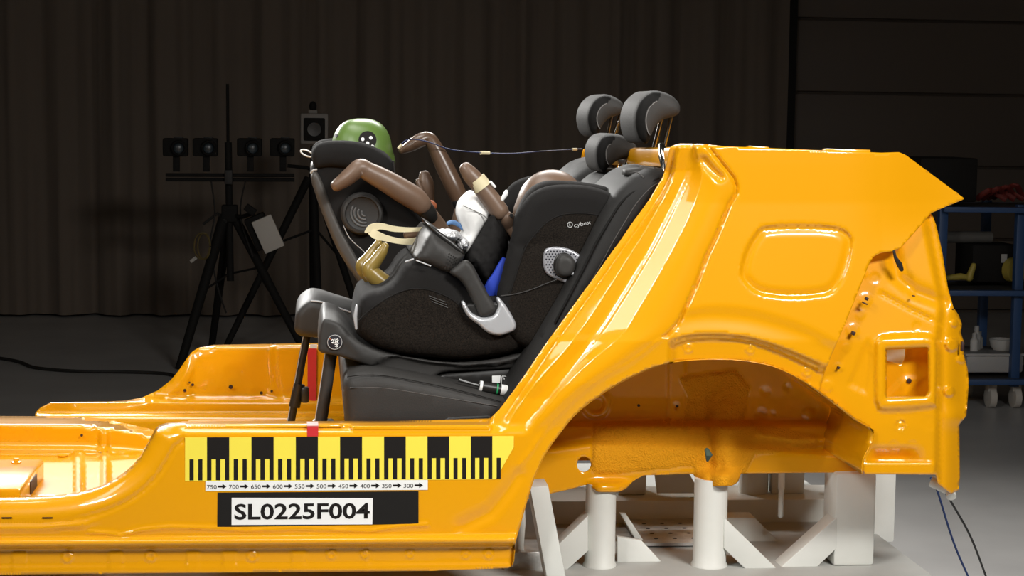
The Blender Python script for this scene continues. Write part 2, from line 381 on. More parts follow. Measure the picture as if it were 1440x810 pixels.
def side_y(p):
    u, v = p[:, 0], p[:, 1]; Y = np.zeros(len(p))
    # tumblehome of the upper body and slight bulge over the wheel
    base = np.interp(v, [190, 203, 206, 230, 285, 480, 540, 600, 620], [.07, .038, .027, .0245, .020, -.018, -.012, 0, 0])
    base = base+0.05*sst(1180, 1357, u)**1.3*sst(420, 300, v)
    base = base+np.interp(u, [1050, 1240], [0, .012])
    up = sst(640, 590, v)
    # pillar steps
    xs = np.stack([l(v) for l in LINES], 1); amp = np.interp(v, [205, 240, 470, 560, 600, 620], [.6, 1, 1, .7, .35, .25])
    prof = np.full(len(p), 0.0)
    for i in range(6):
        a, b = xs[:, i], xs[:, i+1]; t = np.clip((u-a)/np.maximum(b-a, 1e-3), 0, 1)
        k = t if i in (1, 4) else sst(0, 1, t)
        m = (u >= a) & (u < b); prof = np.where(m, LP[i]+(LP[i+1]-LP[i])*k, prof)
    prof = np.where(u < xs[:, 0], LP[0], prof)
    body6 = np.where((u > xs[:, 5]) & (u < xs[:, 6]), -0.007*np.sin(np.pi*np.clip((u-xs[:, 5])/np.maximum(xs[:, 6]-xs[:, 5], 1), 0, 1)), 0)
    g1 = 0.004*np.exp(-((u-xs[:, 1])/2.0)**2)-0.0025*np.exp(-((u-xs[:, 4])/2.2)**2)
    d6 = dist(p, L6p); g6 = np.where(v < 474, 0.010*np.exp(-(d6/2.2)**2), -0.002*np.exp(-(d6/3)**2)*sst(720, 640, v))
    pil = (prof+body6+g1)*amp
    pil = np.where((v < 612), pil*sst(612, 596, v), 0)
    Y = base*up+np.where(v < 612, np.where(u < xs[:, 6], pil, 0), 0)+g6
    q = (u > xs[:, 6]-1) & (v < 540)
    # scoop at the pillar top
    sc = dist(p, [(990, 226), (1000, 238), (1012, 249)]); Y += 0.012*np.exp(-(sc/6)**2)
    # flare band and lip of the wheel arch
    m = (u > 950) & (u < 1185)
    Y = np.where(m & q, Y+0.006*sst(0, 1, (v-f1(u))/np.maximum(f2(u)-f1(u), 1))-0.004*sst(0, 1, (v-f2(u))/np.maximum(fA(u)-f2(u), 1)), Y)
    mm = (u > 940) & (u < 1170)
    Y = np.where(mm, Y+0.013*sst(-2.2, 1.8, v-fA(u))+0.013*sst(-1.8, 2.2, v-fB(u)), Y)
    Y = np.where((u > 880) & (u <= 940), Y+0.0, Y)
    # fuel-flap recess
    ins = inside(p, flap); df = dist(p, flap, True); sd = np.where(ins, df, -df)
    Y += 0.009*sst(-1.5, 4, sd)-0.005*sst(5, 15, sd)
    # sill
    lower = (v > 586) & (u < 745)
    top = sst(601.5, 599.0, v+0.006*(u-560))*lower
    tt = np.clip((600.0-(v+0.006*(u-560)))/7.0, 0, 1.2)
    Y = np.where((u < 690) & (u > 226) & (v < 600.5), np.maximum(Y*0, 0.060*tt), Y)
    vv = v+0.0065*u; s = (u < 735)
    Y = np.where(s, Y-0.016*sst(754, 764, vv)+0.036*sst(766, 774.5, vv)-0.003*sst(794, 800, vv), Y)
    # rounded front edge of the sill
    da = dist(p, arc_s); R = 34.0; x = np.clip(1-da/R, 0, 1); m = (u < 262) & (v < 745)
    Y = np.where(m, Y+0.055*(1-np.sqrt(np.maximum(1-x**2, 0)))+0.004*np.exp(-((da-36)/2.5)**2)*sst(90, 150, u), Y)
    l1 = np.interp(u, [-320, 0, 60, 120, 140], [740, 740, 739, 735, 728]); e = sst(150, 100, u)
    Y = np.where(u < 150, Y+e*(-0.006*sst(-3, 0, v-l1)+0.004*sst(5, 9, v-l1)), Y)
    db = dist(p, bead); Y -= 0.004*np.exp(-(db/2.6)**2)
    for (x0, x1) in pads:
        Y = np.where((v > 770) & s, Y-0.0022*sst(x0-1, x0+1, u)*sst(x1+1, x1-1, u)*sst(774, 777, vv), Y)
    for bu, bv, br, bh in bosses:
        r = np.hypot(u-bu, v-bv); Y += 0.7*bh*(sst(br, br-2.5, r)-0.8*sst(br*.55, br*.55-2, r))
    # dished crease above the arch foot
    Y += 0.006*np.exp(-(dist(p, [(728, 668), (712, 692), (690, 720), (650, 740)])/9)**2)*1.0
    return Y
top_edge = [(943, 205.7), (955, 201.7), (990, 202.5), (1018, 205.7), (1065, 207.6), (1110, 209.5), (1160, 211.6), (1240, 214.8), (1264, 214), (1273.8, 218)]
tip = [(1273.8, 218), (1356.7, 279.5), (1345, 284.7), (1329, 291), (1309, 300), (1297.5, 314), (1281.7, 332), (1268, 347), (1258, 352.6), (1238, 355.8), (1228, 361), (1223, 369.6), (1210.6, 401), (1190, 452), (1171, 496), (1161, 520)]
outl = [tuple(q) for q in arc_s]+[(240, 594), (258, 592.6), (560, 591.8), (689, 588.5)]
lv = [576, 550, 526, 507, 488, 467, 447, 430, 414, 392.5, 370, 353, 341, 327, 314.4, 296, 280, 268, 258, 250, 235, 222, 212]
outl += [(float(L0(v)), v) for v in lv]+top_edge+tip[1:]
arch_s = smooth(arch, False, 4)
ar = arch_s[(arch_s[:, 0] < 1158)]
outl += [tuple(q) for q in ar[::-1]]+[(716, 799), (600, 803), (0, 808), (-320, 811)]
feat = []
for l in LINES[1:6]:
    feat.append([(float(l(v)), v) for v in np.arange(222, 585, 6)])
    feat.append([(float(l(v))+3, v) for v in np.arange(222, 585, 6)])
feat.append(L6p[1:-1]); feat.append([(a+4, b) for a, b in L6p[5:11]]); feat.append([(a-4, b) for a, b in L6p[5:11]]); uu_ = np.arange(950, 1154, 4.0)
feat += [list(zip(uu_, fA(uu_)-2.7)), list(zip(uu_, fA(uu_))), list(zip(uu_, (fA(uu_)+fB(uu_))/2)), list(zip(uu_, fB(uu_))), list(zip(uu_, fB(uu_)+2.7))]
for o in (599.6, 601.5, 596):
    feat.append([(262, o+.5), (700, o-2.3)])
for o in (754.5, 756.5, 758.5, 760.5, 762.5, 764.5, 767, 769, 771.5, 774.5, 793, 798):
    feat.append([(-310, o+2), (0, o), (714, o-4.6)])
feat += [flap, bead, [(a, b-3.2) for a, b in bead], [(a, b+3.2) for a, b in bead], [(-310, 737), (60, 736), (118, 732)], [(-310, 740.5), (60, 739.5), (118, 735.5)], [(-310, 745), (60, 744), (118, 740)], [(-310, 749), (60, 748), (118, 744)]]
for x0_, x1_ in pads:
    for x_ in (x0_-1.2, x0_+1.2, x1_-1.2, x1_+1.2): feat.append([(x_, 777.5-.0065*x_), (x_, 791-.0065*x_)])
ex = []
for bu, bv, br, bh in bosses:
    for r in (br*.3, br*.55, br*.8, br, br+2): ex += [(bu+r*math.cos(w), bv+r*math.sin(w)) for w in np.linspace(0, 2*math.pi, 14)[:-1]]
for k in range(-1, 5):
    c = np.array(flap).mean(0); ex += [tuple(c+(q-c)*(1-k*0.028)) for q in flap]
for off in (4, 9, 15, 22, 30, 36): ex += [(q[0]+off*0.75, q[1]+off*0.7) for q in resample(arc_s, 5)]
gu, gv = np.meshgrid(np.arange(690, 1045, 2.6), np.arange(205, 590, 2.6)); gu = gu.ravel(); gv = gv.ravel(); mk = (gu > L0(gv)+1) & (gu < L6(gv)+8)
ex += list(zip(gu[mk], gv[mk]))
side = relief('side_panel', outl, side_y, PAINT, body, lines=feat, grid=4.0, extra=np.array(ex))

for u_ in (10, 67): box('sill_slot', P(u_, 727.5, -.004+.008), (14*PXM(0), .012, 1.6*PXM(0)), DARKHOLE, body)
# rear corner panel behind the outer skin, where the tail lamp sits
tail_out = [(1262, 318), (1285, 300), (1304, 298), (1311, 302), (1317, 318), (1325, 354), (1333, 405), (1341, 433), (1348, 443), (1353, 456), (1351, 468), (1356, 482), (1355, 497), (1361, 520), (1362, 545), (1359, 585), (1349, 597), (1350, 672), (1348, 690), (1338, 694), (1320, 681), (1317, 667.5), (1216, 667), (1213.5, 660), (1214, 647), (1222, 632), (1227.7, 615), (1225, 602.6), (1207, 592), (1173, 566), (1145, 545), (1150, 515), (1166, 480), (1200, 400), (1216, 366), (1228, 350), (1245, 340)]
hole = [(1247, 492), (1304.5, 489.3), (1305.3, 550), (1301.6, 556.5), (1247, 558)]
rim = smooth([(1236, 480), (1250, 475), (1300, 473), (1312, 478), (1316, 492), (1315, 560), (1308, 570), (1245, 575), (1236, 568), (1233, 555), (1233, 495)], True, 3)
tbosses = [(1266.5, 597, 10, -.006), (1214, 384, 8, -.005), (1230, 391, 9, .004), (1217, 421, 11, -.005), (1210, 442, 9, -.003), (1199, 464, 11, -.005), (1190, 489, 8, -.003), (1179, 517, 9, -.004), (1163, 543, 10, -.006), (1335, 551, 9, -.010), (1339, 485, 11, -.014), (1342, 455, 7, -.008), (1352, 505, 8, -.008), (1257, 628, 10, .004), (1283, 628, 10, .004), (1306, 595, 12, .003), (1289, 459, 8, .004), (1280, 410, 9, -.004)]
def tail_y(p):
    u, v = p[:, 0], p[:, 1]
    Y = 0.030+np.interp(v, [300, 480, 600], [.055, 0.0, -.01])+0.012*sst(1225, 1245, u)*sst(560, 520, v)*0
    # raised rim of the lamp opening
    ins = inside(p, rim); dr = dist(p, rim, True); sd = np.where(ins, dr, -dr)
    Y -= 0.014*sst(-6, 3, sd); dh = dist(p, hole, True); Y += 0.010*sst(4, 0, dh)
    # rear column
    edge = np.interp(v, [300, 430, 470, 700], [1300, 1326, 1321, 1318])
    Y += 0.012*np.exp(-((u-edge)/3.5)**2)+0.02*sst(0, 5, u-edge)+0.05*sst(8, 45, u-edge)
    # diagonal seam and upper dished area
    ds = dist(p, [(1238, 412), (1280, 435), (1310, 449), (1322, 455)]); Y += 0.005*np.exp(-(ds/1.8)**2)
    Y -= 0.010*sst(0, 30, (v-400)-(u-1238)*0.5)*0
    Y += 0.012*np.exp(-(dist(p, [(1256, 358), (1262, 390), (1285, 410), (1325, 425)])/9)**2)
    # triangular pressing left of the rim
    tri = [(1190, 542), (1222, 470), (1226, 500), (1220, 556)]; di = dist(p, tri, True); it = inside(p, tri)
    Y += np.where(it, 0.005*sst(0, 4, di), 0)
    # tail end scoop above the lower flange
    m = sst(1216, 1232, u)*sst(1306, 1270, u)
    Y += m*0.030*sst(625, 646, v)*sst(650.5, 648, v)
    Y -= 0.006*sst(649, 652, v)*(u < 1316)
    Y += 0.015*sst(620, 600, v)*0
    Y -= np.where((u > 1326), 0.015*sst(585, 560, v)*sst(575, 595, v)*0, 0)
    Y -= 0.012*np.exp(-(((u-1345)/18)**2+((v-585)/14)**2))
    for bu, bv, br, bh in tbosses:
        r = np.hypot(u-bu, v-bv); Y += (0.32 if bu < 1325 else 0.8)*bh*sst(br, br-4, r)
    r = np.hypot(u-1266.5, v-597); Y += 0.006*sst(7, 5.5, r)-0.005*sst(4, 2.5, r)
    return Y
ex = []
for bu, bv, br, bh in tbosses:
    for r in (br*.35, br*.6, br*.8, br, br+1.5): ex += [(bu+r*math.cos(w), bv+r*math.sin(w)) for w in np.linspace(0, 2*math.pi, 13)[:-1]]
for k in (-.09, -.04, 0, .04): c = np.array(rim).mean(0); ex += [tuple(c+(q-c)*(1-k)) for q in rim]
tail = relief('tail_corner_panel', tail_out, tail_y, PAINT, body, holes=[hole], grid=4.0, extra=np.array(ex), thick=0.003,
              lines=[[(1312, 452), (1318, 470), (1316.5, 660)], [(1323, 458), (1324, 660)], [(1238, 412), (1280, 435), (1310, 449)], [(1220, 648), (1306, 648)], [(1220, 651), (1312, 651)]])
# plate inside the lamp opening, with a notched corner, and the pale plate behind it
relief('lamp_pocket_plate', [(1236, 505), (1268, 512), (1272, 505), (1274, 478), (1330, 470), (1330, 580), (1236, 580)], lambda p: 0.085-0.006*sst(14, 8, np.abs((p[:, 0]-1272)*.75+(p[:, 1]-545)*.7))*sst(525, 535, p[:, 1]), PAINT, body, grid=4)
disc_stack('locating_pin', P(1278, 535.5, 0.078), (0, -1, 0), [(0, .006), (.003, .006), (.0035, .004)], DARKHOLE, body, 12)
relief('inner_reinforcement', [(1225, 470), (1290, 470), (1290, 530), (1225, 530)], lambda p: 0.16-0.02*sst(495, 505, p[:, 1]+.3*(p[:, 0]-1256)), WHITE, body, grid=6)
for (u, v, w, h, y) in [(1218.5, 420, 4.5, 4.5, .018), (1216, 426.5, 8, 2, .018), (1199.6, 468.5, 5.5, 5.5, .018), (1339.5, 434.5, 3.5, 1.5, .07), (1284.5, 416, 4, 1.5, .03), (1353, 487, 3.6, 14, .06), (1179, 517, 3, 4, .02)]:
    c = P(u, v, y); s = PXM(y); box('dark_hole_patch', c, (w*s, 0.010, h*s), DARKHOLE, body, rot=Matrix.Rotation(math.radians(25 if u < 1230 else 0), 3, 'Y'), bevel=0.001)  # solid dark pieces painted for the shade inside small square holes
tube('rubber_grommet', [P(1257, 353, .02), P(1259, 362, .02), P(1265, 372, .022), P(1268, 379, .026)], [.003, .004, .007, .005], RUBBER, body, 8, round_cap=True)

# wheel house: liner band following the arch, and the inner wall
lin = resample(arch_s, 6); a3 = PA(lin, side_y(lin)+0.004); V = []; Fc = []
for k, dy in enumerate((0, .006, .05, .13, .24, .37)):
    for q in a3: V.append((q[0], (q[1] if k == 0 else 0.0)+dy, q[2]))
n = len(a3)
for k in range(5):
    for i in range(n-1):
        if a3[i][2] < 0.80 and lin[i][0] < 800 and k > 1: continue
        Fc.append((k*n+i, k*n+i+1, (k+1)*n+i+1, (k+1)*n+i))
lb = mesh('wheel_arch_liner', V, Fc, PAINT, body)
mod = lb.modifiers.new('thickness', 'SOLIDIFY'); mod.thickness = 0.002
WY = 0.35
wh_out = [(700, 702), (741, 702.5), (757, 698.5), (780, 693), (800, 688.5), (826, 681), (833, 686), (840, 692), (868, 692), (880, 688), (890, 677), (905, 668.5), (975, 666.5), (981, 680), (990, 684), (1030, 683), (1038, 678), (1042, 666), (1120, 665), (1213, 664.5), (1222, 640), (1226, 590), (1180, 545), (1110, 495), (1040, 478), (960, 480), (880, 505), (800, 560), (745, 630), (712, 690)]
hole_c = [(821+10*math.cos(w), 653+11*math.sin(w)) for w in np.linspace(0, 2*math.pi, 17)[:-1]]
sealed = [(834, 594), (880, 592), (960, 588), (968, 560), (955, 530), (1035, 520), (1055, 545), (1045, 590), (1090, 600), (1150, 612), (1150, 630), (1060, 640), (1048, 664), (1040, 690), (978, 690), (975, 655), (905, 663), (850, 668), (832, 664)]
wrn = np.random.RandomState(3)
def wh_y(p):
    u, v = p[:, 0], p[:, 1]
    Y = WY+np.interp(v, [480, 560, 592, 600, 640, 700], [.02, .03, .025, -.005, -.02, -.02])
    # lower frame rail
    rail = np.interp(u, [700, 830, 1040, 1213], [640, 622, 628, 640]); Y -= 0.03*sst(-5, 5, v-rail)*(1-0.6*sst(830, 900, u)*sst(1100, 1040, u))
    # strut tower and vertical pressing
    Y -= 0.030*np.exp(-((u-1022)/20)**2)*sst(520, 600, v); Y += 0.010*np.exp(-((u-999)/5)**2)*sst(520, 560, v)
    Y -= 0.008*sst(938, 942, u)*sst(966, 962, u)*sst(600, 590, v)
    # seats on the sled posts
    Y -= 0.055*np.exp(-((u-1010)/26)**4)*sst(655, 672, v); Y -= 0.045*np.exp(-((u-856)/26)**4)*sst(672, 684, v)
    Y -= 0.010*sst(3, 8, 25-np.hypot(u-838, v-568))*sst(16, 20, np.hypot(u-838, v-568)+6)
    # raised rib on the right
    Y -= 0.016*np.exp(-(dist(p, [(1070, 612), (1120, 620), (1165, 618), (1190, 622), (1206, 645)])/5)**2)
    for bu, bv, br, bh in [(1076, 551, 7, .006), (1070, 583, 9, .006), (1137, 582, 9, -.006), (1107, 545, 5, .006), (1086, 583, 5, .006), (951, 571, 5, .01)]:
        Y += bh*sst(br, br-3, np.hypot(u-bu, v-bv))
    ins = inside(p, sealed); ds = dist(p, sealed, True)
    Y -= np.where(ins, 0.004*sst(0, 3, ds)+0.003*wrn.rand(len(p))*sst(0, 3, ds), 0)
    return Y
relief('wheelhouse_inner', wh_out, wh_y, PAINT, body, holes=[hole_c], grid=3.6, thick=0.003, mats=[PAINT, SEAL], mifun=lambda c: inside(c, sealed).astype(int))
for u, v in [(952, 571), (1110, 650.5), (1121, 651), (755, 676), (754, 682), (898, 570)]:
    disc_stack('hole_dark_disc', P(u, v, WY-.045), (0, -1, 0), [(0, .0035), (.004, .0035)], DARKHOLE, body, 10)  # dark discs drawn in place of small open holes
tube('loose_clip', [P(994, 633, .22), P(997, 640, .21), P(995, 647, .22)], [.006, .009, .004], mat('green_clip', (0.05, .09, .07), .6), body, 8, round_cap=True)

def YZ(uv, z):
    """depth at which the line of sight through (u, v) meets the level z"""
    uv = np.asarray(uv, float); d = np.stack([(uv[:, 0]-720)/F_PX, (uv[:, 1]-405)/F_PX, np.ones(len(uv))], 1) @ RC
    t = (z-CC[2])/d[:, 2]; return CC[1]+t*d[:, 1]
# far side of the body
FY = 1.46
def mir(u, v, Y=0.06, dz=-0.03):
    p = P(u, v, Y); return PR((p.x, FY, p.z+dz))
far_out = [(46, 600), (50, 580), (57, 573), (72, 566), (110, 565), (150, 564.7), (175, 563.5), (200, 559), (222, 549), (240, 535), (252, 520), (262, 505), (270, 495), (279, 489), (300, 485), (420, 483), (520, 481), (612, 479)]
far_out += [mir(*q) for q in [(703, 576), (739, 526), (794, 447), (861, 353), (902, 296), (925, 258), (937, 235), (942, 208), (990, 206), (1160, 211), (1264, 214), (1330, 262), (1311, 302), (1333, 405), (1352, 500), (1349, 690), (1320, 680), (1214, 667), (1227, 611), (1173, 566), (1086, 515), (1040, 507), (953, 508), (893, 527), (849, 551), (806, 585), (772, 628), (741, 702), (724, 790)]]+[(300, 640), (60, 640)]
far_arc = far_out[4:16]
fb = [(260, 549, 8, -.004), (325, 544, 6, -.003), (367, 552, 5, .003), (382, 550, 7, -.004), (330, 525, 14, .003), (305, 545, 7, -.003), (352, 548, 7, -.003)]
def far_y(p):
    u, v = p[:, 0], p[:, 1]; Y = np.full(len(p), FY)
    m = u < 600
    Y = np.where(m, Y+0.08*np.clip((488.5-v+0.009*(u-300)*-1)/6, 0, 1.2)*(u > 276), Y)
    d = dist(p, far_arc); Y = np.where(m, Y+0.012*sst(12, 0, d)*(u < 300)-0.008*np.exp(-((d-14)/2.5)**2)*(u < 272)*(v < 560), Y)
    st = dist(p, [(383, 489), (384, 515), (392, 540), (402, 556)]); Y = np.where(m, Y-0.016*sst(381, 387, u-0.3*np.clip(v-515, 0, 60)*0.7)*sst(567, 560, v), Y)
    Y = np.where(m, Y+0.008*sst(563, 556, v)*sst(262, 275, u)*sst(388, 380, u), Y)
    Y = np.where(m, Y-0.05*sst(563, 566.5, v)-0.045*sst(579.5, 583, v)-0.03*sst(587, 588, v), Y)
    for bu, bv, br, bh in fb: Y += bh*sst(br, br-3, np.hypot(u-bu, v-bv))
    return Y
relief('far_side_panel', far_out, far_y, PAINT, body, grid=6, thick=0.003,
       lines=[[(282, 488.5), (600, 486)], [(60, 563.4+4), (600, 563.4)], [(60, 567), (600, 567)], [(50, 579.5), (600, 579.5)], [(50, 583), (600, 583)]])
for u, v, r in [(260, 549, 2.2), (266.5, 538, 1.4), (271, 541, 2), (324.5, 544, 3), (367.5, 552.5, 2.3), (382, 550, 1.8)]:
    disc_stack('bolt_hole_dark', P(u, v, FY-.006), (0, -1, 0), [(0, r*PXM(FY)), (.002, r*PXM(FY))], DARKHOLE, body, 10)  # dark discs painted for the shade in open bolt holes
# floor with ribs and the centre tunnel (left of the seats)
ZF = P(110, 640, 0.76).z
tun_top = ylinef([(-400, 583), (0, 585), (90, 585.5), (140, 588), (175, 595), (215, 604), (300, 612)])
def floor_y(p):
    u, v = p[:, 0], p[:, 1]; tt = tun_top(u)
    bot = np.interp(u, [-400, 0, 120, 200, 300], [632, 633, 634, 640, 652]); edge = tt+np.interp(u, [-400, 0, 130, 200], [15, 14, 13, 11])
    Yf = YZ(p, ZF+0.010*sst(102, 107, u)*sst(119, 114, u)+0.010*sst(140.5, 145, u)*sst(155, 151, u))
    ysd = 0.80
    Y = np.where(v < edge, ysd+0.30*np.clip((edge-v)/np.maximum(edge-tt, 1), 0, 1)+0.02*np.sin(np.clip((edge-v)/np.maximum(edge-tt, 1), 0, 1)*9), ysd)
    Y = Y-0.03*sst(-9, 0, v-bot)
    Y -= 0.012*sst(138, 142, u)*sst(154, 150, u)*sst(edge+2, edge+6, v)*(v < bot)
    Y = np.where(v > bot, np.maximum(np.minimum(Yf, ysd-.03), .08), Y)
    return Y
relief('floor_pan', [(-330, 582), (0, 585), (90, 585.5), (140, 588), (175, 595), (215, 604), (262, 612), (262, 699), (-330, 699)], floor_y, PAINT, body, grid=4.0, thick=0.002,
       lines=[[(102, 645), (102, 700)], [(107, 645), (107, 700)], [(114, 645), (114, 700)], [(119, 645), (119, 700)], [(141, 645), (141, 700)], [(145, 645), (145, 700)], [(152, 645), (152, 700)], [(155, 645), (155, 700)],
              [(-330, 598), (0, 599), (130, 600), (200, 612)], [(-330, 632), (0, 633), (120, 634), (200, 640)]])
# rear floor carrying the bench seat
pts = [P(240, 640, .62), P(700, 640, .62)]
box('rear_floor', ((pts[0].x+.46)/2, 0.75, ZF-.012), (.46-pts[0].x, 1.28, .02), PAINT, body)
tz_ = P(1100, 650, .32).z
box('trunk_floor', ((.62+1.42)/2, .61, tz_), (.80, .44, .012), PAINT, body)
disc_stack('floor_plug', (P(88, 642, .74).x, .74, ZF+.002), (0, 0, 1), [(0, .013), (.003, .013), (.004, .009)], PAINT, body, 16)
disc_stack('floor_hole', P(115, 612, .79), (0, -1, 0), [(0, .0036), (.003, .0036)], DARKHOLE, body, 10)
# seat cross-member with square opening
a = P(62, 648, 0.45); x1 = a.x; zt = a.z
box('cross_member', (x1-0.12, 0.265, (zt+ZF)/2), (0.24, 0.37, zt-ZF+.01), PAINT, body, bevel=0.008)
hx = P(46, 681, 0.33); box('cross_member_opening', (x1+0.001, 0.265, (zt+ZF)/2), (0.003, 0.10, .030), DARKHOLE, body)
disc_stack('cross_member_bolt', (x1-.06, .40, zt), (0, 0, 1), [(0, .012), (.008, .012), (.009, .007), (.016, .007)], PAINT, body, 12)
# bar joining the two rear pillars behind the head restraints, and rear end
a = P(962, 222, .085); 
beam('rear_cross_bar', (a.x, .085, a.z), (a.x, FY, a.z-.03), .07, .05, PAINT, body, bevel=.012)
r0 = P(1320, 640, .10); r1 = P(1340, 430, .10)
beam('rear_sill_beam', (r0.x-.03, .10, r0.z+.05), (r0.x-.03, FY-.02, r0.z+.05), .05, .20, PAINT, body, bevel=.01)
# inner sill wall, so that the door sill is a closed box
i0 = P(240, 596, .062); i1 = P(690, 590, .062)
box('inner_sill', ((i0.x+i1.x)/2, .066, (i0.z+ZF)/2-.01), (i1.x-i0.x, .006, i0.z-ZF+.02), PAINT, body)
k0 = P(300, 700, .05)
box('sill_underside', ((P(-320, 800).x+P(716, 800).x)/2, .055, P(300, 800, .03).z+.012), (P(716, 800).x-P(-320, 800).x-.02, .06, .02), PAINT, body)
# tabs on the roof cut
for u0, u1, v in [(1050, 1080, 208.5), (1158, 1222, 212.5)]:
    a, b = P(u0, v, .10), P(u1, v+1.5, .10); beam('roof_cut_flange', a, b, .03, .012, PAINT, body, bevel=.003)
# silver rear bumper bracket
tube('rear_hook_tube', [P(1309, 676, .14), P(1336, 688, .12), P(1338, 699, .10)], [.014, .016, .012], WHITE, body, 12)

# ------------------------------------------------------------------ stickers on the sill
SX = lambda u, v: P(u, v, -0.0016)
def quad_plate(name, pts, mat_, parent, y=-0.0016, t=0.0012):
    q = [P(u, v, y) for u, v in pts]; V = [tuple(p) for p in q]+[(p.x, p.y+t, p.z) for p in q]
    return mesh(name, V, [(0, 1, 2, 3), (7, 6, 5, 4), (0, 4, 5, 1), (1, 5, 6, 2), (2, 6, 7, 3), (3, 7, 4, 0)], mat_, parent, smooth=False)
strip = thing('scale_strip', 'lemon-yellow measuring strip with black blocks and ticks stuck along the sill', 'measuring tape')
def Tu(k): return np.interp(k, [-1, 0, 2, 4, 6, 8, 10, 12, 13, 14], [260.3, 291.1, 353.6, 416, 478.2, 540.1, 601.1, 662.1, 692.3, 722.6])
def tv(u, f):      # row at fraction f of the strip height
    t = (u-260.3)/(722.6-260.3); return (615.2-2.0*t)+f*(61.4-0.6*t)
def Tq(k0, k1, f0, f1): a, b = float(Tu(k0)), float(Tu(k1)); return [(a, tv(a, f0)), (b, tv(b, f0)), (b, tv(b, f1)), (a, tv(a, f1))]
bk = [(260.3, tv(260.3, 0)), (722.6, tv(722.6, 0)), (722.4, 629), (697, tv(697, 1)), (260.3, tv(260.3, 1))]
q = [P(u, v, -.0012) for u, v in bk]; n = len(q)
mesh('yellow_backing', [tuple(p) for p in q]+[(p.x, .0006, p.z) for p in q], [tuple(range(n)), tuple(range(n, 2*n))[::-1]]+[(i, n+i, n+(i+1) % n, (i+1) % n) for i in range(n)], YELLOW, strip, smooth=False)
for k in range(0, 14, 2): quad_plate('black_block', Tq(k, k+1, 0.0, 0.5), PRINTBLACK, strip)
for k in range(-1, 14):
    if k % 2:   # black ticks on yellow
        for t in (0.2, 0.6):
            qd = Tq(k+t, k+t+0.19, 0.5, 0.985)
            if qd[1][0] > 712: continue
            quad_plate('tick', qd, PRINTBLACK, strip)
    else:
        for t0, t1 in ((0, .2), (.4, .6), (.81, 1.0)): quad_plate('tick', Tq(k+t0, k+t1, 0.5, 0.985), PRINTBLACK, strip)
nums = thing('number_strip', 'narrow white paper strip with distances and arrows below the measuring strip', 'label strip')
quad_plate('white_backing', [(289, 676.8), (601.5, 675), (601.5, 688.8), (289, 690.6)], PLAINWHITE, nums)
for i in range(10):
    uu = 291.0+i*31.05-(i*i)*0.035; vv = 687.6-i*0.19
    text_mesh('digits', str(750-50*i), 6.0*PXM(0), PRINTBLACK, nums, P(uu, vv, -.0022), width=13.6*PXM(0))
    ay = vv-3.4; au = uu+15.4
    ar_ = [(0, -1.3), (6.5, -1.3), (6.5, -3.7), (12, 0), (6.5, 3.7), (6.5, 1.3), (0, 1.3)]
    q = [P(au+x_, ay+y_, -.0022) for x_, y_ in ar_]; mesh('arrow', [tuple(p) for p in q], [tuple(range(7))], PRINTBLACK, nums, smooth=False)
tape = tag(quad_plate('black_tape', [(306, 692.8), (588.5, 690.7), (588.5, 736.5), (305.5, 741)], mat('black_tape_film', (.010, .009, .008), .7, bump=(30, .3, .002), spec=.2), None), 'strip of black tape stuck on the sill around the white code label', 'tape')
idl = thing('identification_label', 'white paper label reading SL0225F004 on black tape', 'label')
quad_plate('paper', [(325.8, 700.2), (524.3, 700.6), (523.6, 737.4), (325.6, 738.2)], PLAINWHITE, idl, y=-.0032)
text_mesh('lettering', 'SL0225F004', 22.6*PXM(0), PRINTBLACK, idl, P(329.5, 730.2, -.0037), width=191*PXM(0), bold=0.022)
rt = thing('near_red_tape', 'short red tape, paler on top, folded over the near sill edge', 'tape')
quad_plate('red_end', [(431.8, 599.5), (447.6, 599.4), (447.3, 613.6), (432, 613.8)], REDTAPE, rt, y=-.0012)
A = [P(431.8, 599.3, -.001), P(447.6, 599.2, -.001), P(447, 594, .052), P(431.5, 594, .052)]
mesh('pale_end', [tuple(p+Vector((0, 0, .002))) for p in A]+[tuple(p) for p in A], [(0, 1, 2, 3), (7, 6, 5, 4), (0, 4, 5, 1), (1, 5, 6, 2), (2, 6, 7, 3), (3, 7, 4, 0)], mat('pale_red_tape', (.75, .42, .40), .4), rt, smooth=False)  # top of the same tape, in a paler red
rt = thing('far_red_tape', 'long red tape down the inside of the far body wall behind the support legs', 'tape')
quad_plate('red_band', [(432.5, 490), (445.5, 490), (444.5, 565), (432.5, 565)], REDTAPE, rt, y=FY-.024)
quad_plate('white_end', [(436, 484.3), (446, 484.3), (446, 489.8), (436, 489.8)], PLAINWHITE, rt, y=FY-.024)

# ------------------------------------------------------------------ sled with white mounting frame
sled = thing('test_sled', 'white steel mounting frame with posts and braces on the sled deck under the car', 'sled')
ZB = P(1000, 801, 0.25).z
box('deck', (0.03, 0.87, ZB-.03), (3.0, 1.60, .06), DECK, sled, bevel=.004)
for x in (-1.2, 0.1, 1.3):
    for y in (.25, 1.4): box('deck_support', (x, y, (ZB-.06)/2), (.16, .16, ZB-.06), WHITE, sled, bevel=.006)
def cyl_post(u, vt, Y, w, flange=True):
    c = P(u, vt, Y); r = w/2*PXM(Y)
    return disc_stack('round_post', (c.x, Y, ZB), (0, 0, 1), [(0, r*1.1), (.004, r*1.1), (.010, r), (c.z-ZB+.02, r)], WHITE, sled, 40)
cyl_post(845, 690, .305, 44); cyl_post(1000, 683, .295, 48.5)
def px_prism(name, pts, Y0, Y1, bevel=.003): return prism(name, pts, Y0, Y1, WHITE, sled, bevel)
px_prism('front_strut', [(745, 685), (771, 683), (797, 818), (770, 818)], .10, .19)
px_prism('brace', [(785, 766), (827, 724.5), (827, 775), (793, 806)], .27, .33)
